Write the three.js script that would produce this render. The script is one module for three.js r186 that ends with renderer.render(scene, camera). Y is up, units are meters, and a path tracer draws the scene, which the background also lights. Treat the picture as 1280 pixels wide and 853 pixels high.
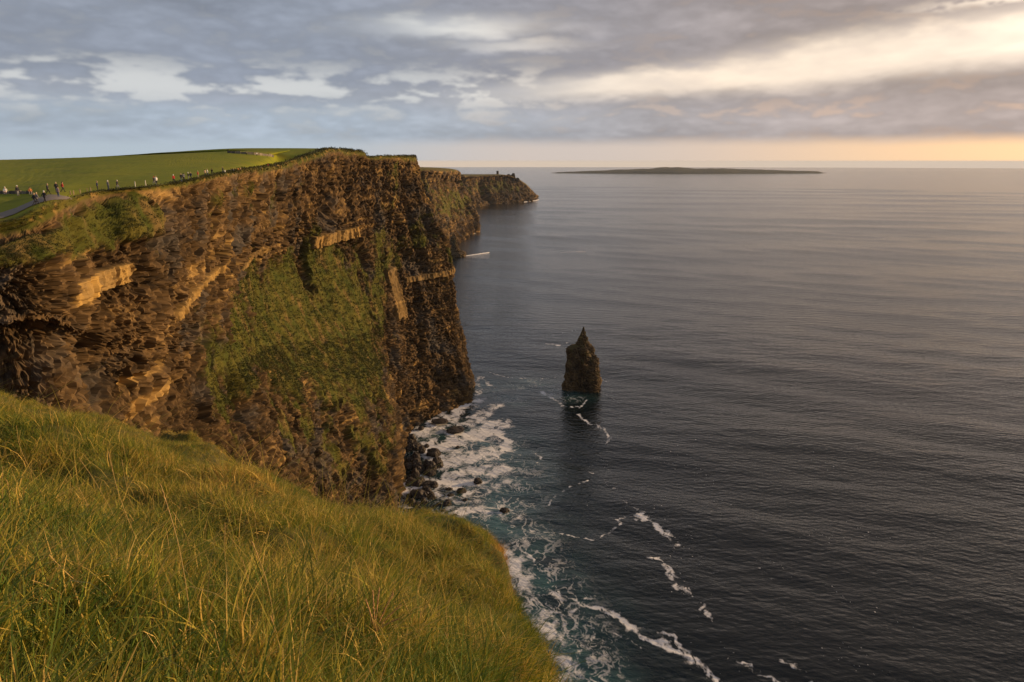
import * as THREE from 'three';
import { mergeGeometries } from 'three/addons/utils/BufferGeometryUtils.js';
import { MarchingCubes } from 'three/addons/objects/MarchingCubes.js';

// ------------------------------------------------------------------ camera, sky, sun, exposure
const scene = new THREE.Scene();
const FOCAL = 900, PITCH = Math.atan((426.5 - 201.4) / FOCAL), EYE = 200, EARTH = 6371000;
const camera = new THREE.PerspectiveCamera(2 * Math.atan(426.5 / FOCAL) * 180 / Math.PI, 1280 / 853, 0.1, 120000);
camera.position.set(0, EYE, 0);
camera.rotation.set(-PITCH, 0, 0);
const renderer = new THREE.WebGLRenderer();
renderer.toneMapping = THREE.LinearToneMapping;
renderer.toneMappingExposure = 1.2;
renderer.shadowMap.enabled = true;
const SUN_AZ = 70 * Math.PI / 180, SUN_EL = 9.5 * Math.PI / 180;
const sunDir = new THREE.Vector3(Math.sin(SUN_AZ) * Math.cos(SUN_EL), Math.sin(SUN_EL), -Math.cos(SUN_AZ) * Math.cos(SUN_EL));
const sun = new THREE.DirectionalLight(new THREE.Color().setRGB(1, 0.65, 0.33), 5);
sun.target.position.set(-60, 100, -300);
sun.position.copy(sun.target.position).addScaledVector(sunDir, 1500);
sun.castShadow = true; sun.shadow.radius = 3; sun.shadow.mapSize.set(4096, 4096);
Object.assign(sun.shadow.camera, { left: -600, right: 600, top: 400, bottom: -400, near: 10, far: 4000 });
scene.add(sun, sun.target);
scene.fog = new THREE.FogExp2(new THREE.Color().setRGB(0.86, 0.92, 1.0), 1.2e-5);

// ------------------------------------------------------------------ numbers: random, noise
function rng(seed) { let s = seed >>> 0; return () => { s = (s + 0x6D2B79F5) >>> 0; let t = Math.imul(s ^ (s >>> 15), 1 | s); t = (t + Math.imul(t ^ (t >>> 7), 61 | t)) ^ t; return ((t ^ (t >>> 14)) >>> 0) / 4294967296; }; }
const PERM = (() => { const r = rng(77), p = new Uint8Array(512), a = [...Array(256).keys()]; for (let i = 255; i > 0; i--) { const j = Math.floor(r() * (i + 1)); [a[i], a[j]] = [a[j], a[i]]; } for (let i = 0; i < 512; i++) p[i] = a[i & 255]; return p; })();
const GX = new Float32Array(256), GY = new Float32Array(256), GZ = new Float32Array(256), RV = new Float32Array(256);
{ const r = rng(5); for (let i = 0; i < 256; i++) { const z = 2 * r() - 1, a = 6.2832 * r(), q = Math.sqrt(1 - z * z); GX[i] = q * Math.cos(a); GY[i] = q * Math.sin(a); GZ[i] = z; RV[i] = r(); } }
function noise(x, y, z) {                        // gradient noise, about -1..1
  const X = Math.floor(x), Y = Math.floor(y), Z = Math.floor(z); x -= X; y -= Y; z -= Z;
  const u = x * x * x * (x * (x * 6 - 15) + 10), v = y * y * y * (y * (y * 6 - 15) + 10), w = z * z * z * (z * (z * 6 - 15) + 10);
  const xi = X & 255, yi = Y & 255, zi = Z & 255, A = PERM[xi] + yi, B = PERM[xi + 1] + yi, AA = PERM[A & 511] + zi, AB = PERM[(A + 1) & 511] + zi, BA = PERM[B & 511] + zi, BB = PERM[(B + 1) & 511] + zi;
  const g = (h, a, b, c) => { h = PERM[h & 511]; return GX[h] * a + GY[h] * b + GZ[h] * c; };
  const x1 = g(AA, x, y, z), x2 = g(BA, x - 1, y, z), x3 = g(AB, x, y - 1, z), x4 = g(BB, x - 1, y - 1, z);
  const x5 = g(AA + 1, x, y, z - 1), x6 = g(BA + 1, x - 1, y, z - 1), x7 = g(AB + 1, x, y - 1, z - 1), x8 = g(BB + 1, x - 1, y - 1, z - 1);
  const a = x1 + u * (x2 - x1), b = x3 + u * (x4 - x3), c = x5 + u * (x6 - x5), d = x7 + u * (x8 - x7);
  const e = a + v * (b - a), f = c + v * (d - c);
  return 1.5 * (e + w * (f - e));
}
function fbm(x, y, z, n) { let s = 0, a = 0.5; for (let i = 0; i < n; i++) { s += a * noise(x, y, z); x = x * 2.03 + 7.1; y = y * 2.03 + 3.7; z = z * 2.03 + 5.3; a *= 0.5; } return s; }
function ridge(x, y, z, n) { let s = 0, a = 0.5; for (let i = 0; i < n; i++) { s += a * (1 - 2 * Math.abs(noise(x, y, z))); x = x * 2.03 + 7.1; y = y * 2.03 + 3.7; z = z * 2.03 + 5.3; a *= 0.5; } return s; }
const hash3 = (x, y, z) => PERM[(PERM[(PERM[x & 255] + y) & 255] + z) & 255];
const cell = { f1: 0, f2: 0, id: 0, tilt: 0 };
function worley(x, y, z) {                       // nearest two feature points, and the random value of the nearest
  const X = Math.floor(x), Y = Math.floor(y), Z = Math.floor(z); let f1 = 9, f2 = 9, id = 0, na = 0, nb = 0, nc = 0;
  for (let i = -1; i < 2; i++) for (let j = -1; j < 2; j++) for (let k = -1; k < 2; k++) {
    const h = hash3(X + i, Y + j, Z + k), a = X + i + RV[h] - x, b = Y + j + RV[(h * 7 + 13) & 255] - y, c = Z + k + RV[(h * 13 + 101) & 255] - z, q = a * a + b * b + c * c;
    if (q < f1) { f2 = f1; f1 = q; id = h; na = a; nb = b; nc = c; } else if (q < f2) f2 = q;
  }
  cell.f1 = Math.sqrt(f1); cell.f2 = Math.sqrt(f2); cell.id = RV[(id * 31 + 7) & 255]; cell.tilt = na * GX[id] + nb * GY[id] + nc * GZ[id];   // tilt: a plane of its own through each cell
  return cell;
}
const clamp = (x, a = 0, b = 1) => x < a ? a : x > b ? b : x;
const sstep = (a, b, x) => { const t = clamp((x - a) / (b - a)); return t * t * (3 - 2 * t); };
const mix = (a, b, t) => a + (b - a) * t;
const gauss = (x, m, s) => Math.exp(-(((x - m) / s) ** 2));
const mixc = (a, b, t) => [a[0] + (b[0] - a[0]) * t, a[1] + (b[1] - a[1]) * t, a[2] + (b[2] - a[2]) * t];
const lin = (r, g, b) => [r, g, b].map((c) => { c /= 255; return c <= 0.04045 ? c / 12.92 : ((c + 0.055) / 1.055) ** 2.4; });

// ------------------------------------------------------------------ the sky: evening air with banks of cloud
{
  const SW = 4096, SH = 2048, data = new Float32Array(SW * SH * 4);
  const cloudL = lin(131, 138, 151), cloudR = lin(154, 141, 135), bankL = lin(155, 166, 178), bankR = lin(166, 152, 146), gapL = lin(200, 202, 202), gapR = lin(253, 233, 210), horL = lin(168, 180, 190), horM = lin(196, 184, 176), horR = lin(244, 200, 152), zen = lin(88, 106, 134), peach = lin(226, 188, 158);
  const colour = (el, az) => {
    const a = Math.atan2(Math.sin(az), Math.cos(az)), px = 640 + a * 928, py = 201.4 - el * 928, hi = Math.max(el, 0), cx = Math.cos(a), sx = Math.sin(a);   // px, py: about where the photograph shows this direction
    const west = 0.5 + 0.5 * Math.cos(a - SUN_AZ), right = sstep(0.52, 0.93, west);
    const wx = noise(cx * 5, sx * 5, el * 16) * 0.12, wy = noise(cx * 9 + 9, sx * 9, el * 30) * 0.006;
    const n1 = fbm(cx * 4.2 + wx, sx * 4.2, (el + wy) * 21, 4), n2 = fbm(cx * 13 + wx * 2 + 11, sx * 13, (el + wy) * 52 + wx, 6), n3 = fbm(cx * 40 + wx * 4, sx * 40 + 31, (el + wy) * 130, 5);
    const pw = py + 13 * n1 + 9 * n2 + 4 * n3, frame = 1 - sstep(0.19, 0.32, hi);
    const mid = px < 560 ? 124 : 124 - 46 * sstep(520, 1330, px) , half = 12 + 14 * sstep(620, 1250, px), q = Math.max(0, Math.abs(pw - mid) - half * 0.35) / (half * 0.75);
    let gap = Math.exp(-q * q) * (0.15 + 0.85 * sstep(480, 800, px)) * (0.8 + 0.4 * n2);
    gap = Math.max(gap, sstep(-0.14, 0.2, n2 + 0.3 * n3 + 0.2 * n1) * gauss(pw, 120, 24) * 0.9 * sstep(-400, 200, px) * (1 - sstep(600, 800, px)));
    gap = Math.max(gap, gauss(px + 40 * n2, 572, 92) * gauss(pw, 47, 11) * 1.0, gauss(px, 640, 70) * gauss(pw, 66, 6) * 0.6);
    gap = Math.max(gap, gauss(pw, 46 - (px - 1150) * 0.07, 5.5) * sstep(1020, 1190, px) * sstep(-0.25, 0.15, n3 + 0.1) * 0.85);
    gap *= frame;
    gap = Math.max(gap, (1 - frame) * 0.35 * sstep(0.02, 0.5, n1 + 0.5 * n2));                    // over the frame the cover breaks too, with gaps dimmed to darken the sea
    let c = mixc(cloudL, cloudR, right); c = mixc(c, mixc(bankL, bankR, right), sstep(120, 150, pw) * 0.9); c = mixc(c, zen, sstep(0.3, 1.2, hi) * 0.5);
    const sh = 1.03 - 0.34 * n1 - 0.40 * n2 - 0.22 * n3; c = [c[0] * sh, c[1] * sh, c[2] * sh];
    c = mixc(c, mixc(gapL, peach, right), 0.42 * sstep(0.05, 0.4, n2 + 0.5 * n3) * (0.35 + 0.65 * gauss(pw, 148, 14)));
    c = mixc(c, mixc(gapL, gapR, sstep(480, 900, px)), clamp(gap));
    const hor = px < 640 ? mixc(horL, horM, sstep(350, 680, px)) : mixc(horM, horR, sstep(640, 1250, px) * right);
    c = mixc(c, hor, sstep(170, 187, py + 3 * n2));
    const glow = 0.97 + 1.7 * Math.exp(-(((a - SUN_AZ) / 0.43) ** 2) - (((hi - SUN_EL) / 0.24) ** 2));
    return [c[0] * glow, c[1] * glow, c[2] * glow];
  };
  const azOf = (i) => ((i + 0.5) / SW - 0.25) * 2 * Math.PI, elOf = (j) => ((j + 0.5) / SH - 0.5) * Math.PI, fine = Math.round(SH * (0.5 + 0.33 / Math.PI));
  for (let j = SH / 2 - 14; j < fine; j++) for (let i = 0; i < SW; i++) data.set([...colour(elOf(j), azOf(i)), 1], (j * SW + i) * 4);
  for (let j = fine; j < SH; j += 4) for (let i = 0; i < SW; i += 4) { const c = [...colour(elOf(j + 1.5), azOf(i + 1.5)), 1]; for (let v = 0; v < 4 && j + v < SH; v++) for (let u = 0; u < 4; u++) data.set(c, ((j + v) * SW + i + u) * 4); }
  for (let j = 0; j < SH / 2 - 14; j++) data.copyWithin(j * SW * 4, (SH / 2 - 14) * SW * 4, (SH / 2 - 13) * SW * 4);
  const sky = new THREE.DataTexture(data, SW, SH, THREE.RGBAFormat, THREE.FloatType);
  sky.mapping = THREE.EquirectangularReflectionMapping; sky.magFilter = THREE.LinearFilter; sky.needsUpdate = true;
  scene.background = sky; scene.environment = sky;
}

// ------------------------------------------------------------------ helpers: pixels to places, naming, meshes
const cp = Math.cos(PITCH), sp = Math.sin(PITCH);
function ray(px, py) { const x = (px - 640) / FOCAL, y = (426.5 - py) / FOCAL; return [x, y * cp - sp, cp + y * sp]; }   // right, up, forward
function at(px, py, d) { const r = ray(px, py), s = d / r[2]; return [r[0] * s, EYE + r[1] * s, -d]; }
function onSea(px, py) { const r = ray(px, py), m = -r[1] / r[2]; let d = EYE / m; for (let i = 0; i < 6; i++) d = (EYE + d * d / (2 * EARTH)) / m; return at(px, py, d); }
const taken = {};
function numbered(name) { const n = taken[name] = (taken[name] ?? -1) + 1; return n ? `${name}_${String(n).padStart(3, '0')}` : name; }
function tag(o, name, label, category, group) { o.name = numbered(name); Object.assign(o.userData, { label, category }); if (group) o.userData.group = group; o.traverse((c) => { c.castShadow = c.receiveShadow = true; }); scene.add(o); return o; }
function setting(o, name, label, category, kind = 'structure') { tag(o, name, label, category); o.userData.kind = kind; return o; }
function part(geometry, material, name, parent) { const m = new THREE.Mesh(geometry, material); m.name = name; m.castShadow = m.receiveShadow = true; parent.add(m); return m; }
function sheet(P, nu, nv, col, uv) {             // a grid of points (nv rows of nu) as one geometry
  const g = new THREE.BufferGeometry(), idx = new Uint32Array((nu - 1) * (nv - 1) * 6); let k = 0;
  for (let j = 0; j < nv - 1; j++) for (let i = 0; i < nu - 1; i++) { const a = j * nu + i, b = a + 1, c = a + nu, d = c + 1; idx[k++] = a; idx[k++] = c; idx[k++] = b; idx[k++] = b; idx[k++] = c; idx[k++] = d; }
  g.setAttribute('position', new THREE.BufferAttribute(P, 3)); g.setIndex(new THREE.BufferAttribute(idx, 1));
  if (col) g.setAttribute('color', new THREE.BufferAttribute(col, 3));
  if (uv) g.setAttribute('uv', new THREE.BufferAttribute(uv, 2));
  g.computeVertexNormals();
  return g;
}
const matte = (opts = {}) => new THREE.MeshPhysicalMaterial({ color: 0xffffff, vertexColors: true, roughness: 0.95, metalness: 0, specularIntensity: 0.2, side: THREE.DoubleSide, ...opts });
// ------------------------------------------------------------------ landforms: a net of surveyed points, splined, then broken into beds, joints and blocks
const BEDS = []; { const r = rng(31); let y = -30; while (y < 260) { const t = 0.7 + 4.2 * r() * r(); BEDS.push([y, t, 2 * r() - 1, r()]); y += t; } }
const BED_AT = new Uint16Array(3000); { let b = 0; for (let i = 0; i < 3000; i++) { const y = -30 + i * 0.1; while (b < BEDS.length - 1 && BEDS[b][0] + BEDS[b][1] < y) b++; BED_AT[i] = b; } }
const rockOut = { d: 0, tone: 0, bed: 0, crack: 0 };
function rock(x, y, z, spacing, k = 1) {
  const hb = y + 2.2 * noise(x / 50, y / 150, z / 50) + 0.35 * noise(x / 7, y / 9, z / 7), b = BEDS[BED_AT[clamp(Math.round((hb + 30) * 10), 0, 2999)]], t = (hb - b[0]) / b[1];
  const wx = noise(x / 13, y / 17, z / 13), wz = noise(x / 13 + 40, y / 17, z / 13), fx = 0.5 * noise(x / 1.7, y / 1.7, z / 1.7), fz = 0.5 * noise(x / 1.7 + 30, y / 1.7, z / 1.7);
  let d = 5.5 * k * fbm(x / 48, y / 95, z / 48, 2);
  d -= 5.5 * k * sstep(0.25, 0.75, ridge(x / 30, y / 140, z / 30, 2));
  const side = sstep(-0.3, 0.5, noise(x / 26, b[0] * 0.9, z / 26));
  d += (b[2] * 1.0 * side) - 0.5 * side * (sstep(0.82, 1, t) + 1 - sstep(0, 0.12, t));
  let c = worley((x + 2.4 * wx + fx) / 6.5, y / 13, (z + 2.4 * wz + fz) / 6.5), crack = 1 - sstep(0.02, 0.16, c.f2 - c.f1), tone = c.id;
  const k2 = Math.min(1, 0.3 + 0.7 * k); d += k2 * ((c.id - 0.5) * 2.6 + c.tilt * 2.2 - crack * 1.5);
  if (spacing < 2.2) { c = worley((x + fx) / 2.4 + wx, (y + fz) / 2.9, (z + fz) / 2.4 + wz); const q = 1 - sstep(0.02, 0.2, c.f2 - c.f1); d += k2 * ((c.id - 0.5) * 1.7 + c.tilt * 1.5 - 0.8 * q); tone = 0.45 * tone + 0.55 * c.id; crack = Math.max(crack, 0.7 * q); }
  if (spacing < 1.3) { c = worley(x / 0.95 + wx + fx, y / 0.9, z / 0.95 + wz); d += (c.id - 0.5) * 0.7 + c.tilt * 0.5; tone = 0.5 * tone + 0.5 * c.id; }
  if (spacing < 1.6) { c = worley(x / 3.4 + fx, y / 2.4, z / 3.4 + fz); if (c.id > 0.66) d -= 1.9 * (1 - sstep(0.16, 0.42, c.f1)); }
  if (spacing < 0.6) { c = worley(x / 0.45 + fx, y / 0.38, z / 0.45); d += (c.id - 0.5) * 0.5 + c.tilt * 0.4; tone = 0.62 * tone + 0.38 * c.id; }
  if (spacing < 0.3) { c = worley(x / 0.2 + fx, y / 0.17, z / 0.2); d += (c.id - 0.5) * 0.2 + c.tilt * 0.16; }
  d += 0.45 * fbm(x / 2.2, y / 2.2, z / 2.2, spacing < 0.7 ? 4 : 3);
  rockOut.d = d; rockOut.tone = tone; rockOut.bed = b[3]; rockOut.crack = crack;
  return rockOut;
}
const cr = (a, b, c, d, t) => 0.5 * (2 * b + (c - a) * t + (2 * a - 5 * b + 4 * c - d) * t * t + (3 * b - a - 3 * c + d) * t * t * t);
function toPx(p) { const x = p[0], y = p[1] - EYE, f = -p[2], zz = f * cp - y * sp, yy = f * sp + y * cp; return [640 + FOCAL * x / zz, 426.5 - FOCAL * yy / zz]; }
function landform(T, rim, opt = {}) {
  const { step = 1.9, detail = 1, far = 1, dents = [], slabs = [], metres = 0, minU = 4, minV = 3 } = opt, nc = T.length, nr = T[0].length;
  const gap = (p, q) => { const a = toPx(p), b = toPx(q); const v = (s) => s[0] > -160 && s[0] < 1300 && s[1] > 150 && s[1] < 650; return v(a) || v(b) ? Math.hypot(a[0] - b[0], a[1] - b[1]) : 0; };
  const us = [], vs = [];
  for (let i = 0; i < nc - 1; i++) { let m = 0; for (let j = 0; j < nr; j++) m = Math.max(m, gap(T[i][j], T[i + 1][j])); const n = clamp(Math.round(Math.max(m / step, metres && m ? Math.hypot(T[i][rim][0] - T[i + 1][rim][0], T[i][rim][2] - T[i + 1][rim][2]) / metres : 0)), minU, 150); for (let k = 0; k < n; k++) us.push(i + k / n); }
  us.push(nc - 1);
  let rimAt = 0;
  for (let j = 0; j < nr - 1; j++) { if (j === rim) rimAt = vs.length; let m = 0; for (let i = 0; i < nc; i++) m = Math.max(m, gap(T[i][j], T[i][j + 1])); const n = clamp(Math.round(m / step / 1.15), minV, 130); for (let k = 0; k < n; k++) vs.push(j + k / n); }
  vs.push(nr - 1);
  const nu = us.length, nv = vs.length, S = new Float32Array(nu * nv * 4), P = new Float32Array(nu * nv * 3), C = new Float32Array(nu * nv * 3), G = new Float32Array(nu * nv);
  const Cc = (i) => T[clamp(i, 0, nc - 1)], R = (col, j) => col[clamp(j, 0, nr - 1)];
  for (let jv = 0; jv < nv; jv++) {
    const v = vs[jv], j = Math.min(Math.floor(v), nr - 2), tv = v - j;
    const col = T.map((c) => [0, 1, 2, 3].map((q) => cr(R(c, j - 1)[q], R(c, j)[q], R(c, j + 1)[q], R(c, j + 2)[q], tv)));
    for (let iu = 0; iu < nu; iu++) {
      const u = us[iu], i = Math.min(Math.floor(u), nc - 2), tu = u - i, A = col[clamp(i - 1, 0, nc - 1)], B = col[i], D = col[i + 1], E = col[clamp(i + 2, 0, nc - 1)];
      for (let q = 0; q < 4; q++) S[(jv * nu + iu) * 4 + q] = cr(A[q], B[q], D[q], E[q], tu);
    }
  }
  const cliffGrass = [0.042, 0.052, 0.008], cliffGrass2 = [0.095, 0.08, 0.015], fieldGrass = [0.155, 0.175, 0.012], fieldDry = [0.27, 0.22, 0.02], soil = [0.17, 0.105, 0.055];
  for (let jv = 0; jv < nv; jv++) for (let iu = 0; iu < nu; iu++) {
    const o = jv * nu + iu, x = S[o * 4], y = S[o * 4 + 1], z = S[o * 4 + 2], v = vs[jv];
    const a = (jv * nu + Math.min(iu + 2, nu - 1)) * 4, b = (jv * nu + Math.max(iu - 2, 0)) * 4, c = (Math.min(jv + 2, nv - 1) * nu + iu) * 4, e = (Math.max(jv - 2, 0) * nu + iu) * 4;
    const ax = S[a] - S[b], ay = S[a + 1] - S[b + 1], az = S[a + 2] - S[b + 2], bx = S[c] - S[e], by = S[c + 1] - S[e + 1], bz = S[c + 2] - S[e + 2];
    let nx = ay * bz - az * by, ny = az * bx - ax * bz, nz = ax * by - ay * bx; const L = Math.hypot(nx, ny, nz) || 1; nx /= -L; ny /= -L; nz /= -L;
    const space = Math.hypot(ax, ay, az) / 4, gn = 1.0 * fbm(x / 22, y / 30, z / 22, 4) + 0.55 * fbm(x / 2.9, y / 6, z / 2.9, 3);
    let px = x, py = y, pz = z, col;
    const w = sstep(rim + 0.02, rim + 0.75, v);
    if (v > rim) {
      const g0 = S[o * 4 + 3], green = sstep(0.42, 0.62, g0 + gn * 0.75 + 0.10 * (1 - w));
      const r = rock(x, y, z, space * detail, far > 1 ? far : clamp(Math.hypot(x, z) / 330, 0.3, 1)), soft = 4.2 * fbm(x / 11, y / 24, z / 11, 4) + 0.45 * fbm(x / 1.4, y / 2.2, z / 1.4, 2);
      let d = mix(r.d, soft, green * 0.85) * w;
      for (const [cx, cy, cz, rad, dep] of dents) { const q = Math.hypot(x - cx, (y - cy) * 0.8, z - cz) / rad; if (q < 1.4) d -= dep * (1 - sstep(0.55, 1.25, q + 0.3 * gn)); }
      const amp = far > 1 ? 1.6 : 1;
      px += nx * d * amp; py += ny * d * 0.6 * amp; pz += nz * d * amp;
      const big = fbm(x / 26 + 5, y / 18, z / 26, 3), stain = fbm(x / 7, y / 20, z / 7 + 9, 3);
      let k = mixc([0.024, 0.016, 0.009], [0.19, 0.118, 0.05], clamp(0.31 + 1.15 * (r.tone - 0.5) + 0.35 * (r.bed - 0.5) + 0.55 * big));
      k = mixc(k, [0.37, 0.235, 0.075], sstep(0.22, 0.5, big + 0.5 * (r.bed - 0.6) + 0.3 * stain + 0.3 * (r.tone - 0.5)) * 0.7);
      k = mixc(k, [0.105, 0.095, 0.082], sstep(0.05, 0.4, -big + 0.5 * stain) * 0.5);
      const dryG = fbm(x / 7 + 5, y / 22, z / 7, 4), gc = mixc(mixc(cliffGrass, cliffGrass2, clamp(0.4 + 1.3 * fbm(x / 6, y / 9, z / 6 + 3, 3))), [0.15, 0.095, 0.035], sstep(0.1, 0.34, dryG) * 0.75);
      let gr = green;
      for (const [d0, d1, y0, y1, out, tn] of slabs) {                                                      // beds of ochre sandstone that stand proud, split by joints
        const dd = -z + 1.2 * noise(y / 1.5, z / 4, 3), yb = y + 0.05 * (y1 - y0) * noise(x / 3, z / 3, 5), on = sstep(d0, d0 + 0.03 * (d1 - d0), dd) * sstep(d1, d1 - 0.03 * (d1 - d0), dd) * sstep(y0, y0 + 0.06 * (y1 - y0), yb) * sstep(y1, y1 - 0.06 * (y1 - y0), yb); if (on < 0.02) continue;
        const jn = worley(-z / ((y1 - y0) * 1.1) + 7, 0.5, 0.5), cut = 1 - sstep(0.03, 0.12, jn.f2 - jn.f1), e = on * (out + (jn.id - 0.5) * out * 0.7 - cut * out * 0.9 + 0.25 * (r.tone - 0.5));
        px += nx * (e - d * 0.75 * on); py -= ny * d * 0.3 * on; pz += nz * (e - d * 0.75 * on); k = mixc(k, mixc([0.19, 0.13, 0.06], [0.44, 0.27, 0.07], clamp(0.35 + 0.5 * (jn.id - 0.3) + 0.6 * stain + 0.5 * (r.tone - 0.5))), on * tn); gr *= 1 - on;
      }
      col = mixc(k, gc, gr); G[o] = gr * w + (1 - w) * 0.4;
      const sc = sstep(0.1, 0.5, fbm(x / 4, y / 4, z / 4 + 21, 3) + 0.1) * (1 - green);
      col = mixc(col, soil, sc * 0.3 * (1 - sstep(rim + 1, rim + 2.3, v)));
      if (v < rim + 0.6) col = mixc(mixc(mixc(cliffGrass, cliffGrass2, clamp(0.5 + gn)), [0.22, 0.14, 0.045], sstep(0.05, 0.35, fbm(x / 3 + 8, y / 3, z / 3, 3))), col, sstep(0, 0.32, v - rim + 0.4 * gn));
    } else {
      py += 0.3 * fbm(x / 34, 2, z / 34, 3) + 0.14 * fbm(x / 2.4, 5, z / 2.4, 3);
      const dry = fbm(x / 26, 1, z / 40, 4), stripe = noise(3, 8, (z * 0.94 + x * 0.3) / 19);
      col = mixc(fieldGrass, fieldDry, clamp(0.18 + 0.9 * dry + 0.25 * stripe) * 0.8);
      col = mixc(col, [0.085, 0.11, 0.012], sstep(0.1, 0.45, fbm(x / 7, 4, z / 7, 3)) * 0.6);
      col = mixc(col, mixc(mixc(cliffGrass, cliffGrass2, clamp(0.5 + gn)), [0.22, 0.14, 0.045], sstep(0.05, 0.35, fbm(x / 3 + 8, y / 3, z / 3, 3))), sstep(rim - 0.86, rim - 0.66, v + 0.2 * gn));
      if (far > 1) col = mixc(col, [0.15, 0.12, 0.035], 0.6);      // heath, drier than the near field
      G[o] = far > 1 ? 0 : sstep(rim - 0.84, rim - 0.66, v + 0.2 * gn) * 0.7;
    }
    P.set([px, py, pz], o * 3); C.set(col, o * 3);
  }
  const upper = sheet(P.slice(0, (rimAt + 1) * nu * 3), nu, rimAt + 1, C.slice(0, (rimAt + 1) * nu * 3)), lower = flatten(sheet(P.slice(rimAt * nu * 3), nu, nv - rimAt, C.slice(rimAt * nu * 3)));
  return { upper, lower, P, G, nu, nv, rimAt };
}
const flatten = (g) => { g.deleteAttribute('normal'); return g; };   // broken rock keeps its facets
const pt = (px, py, d, g = 0) => [...at(px, py, d), g];
const wd = (x, d, h, g = 0) => [x, h, -d, g];
const toe = (px, py, g = 0) => { const p = onSea(px, py); return [p[0], 0.2, p[2], g]; };
const under = (p) => [p[0] + 3, -7, p[2], 0];
function down(col, to = 11) {                    // below what the photograph shows: the wall goes on to the sea, leaning out a little
  const b = col[col.length - 1], n = to - col.length;
  for (let k = 1; k <= n; k++) { const h = b[1] * (1 - k / n); col.push([b[0] + (b[1] - h) * 0.16, h + 0.2, b[2] - (b[1] - h) * 0.03, 0.2]); }
  return col;
}
const close = (col) => { col.push(under(col[col.length - 1])); return col; };
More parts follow.
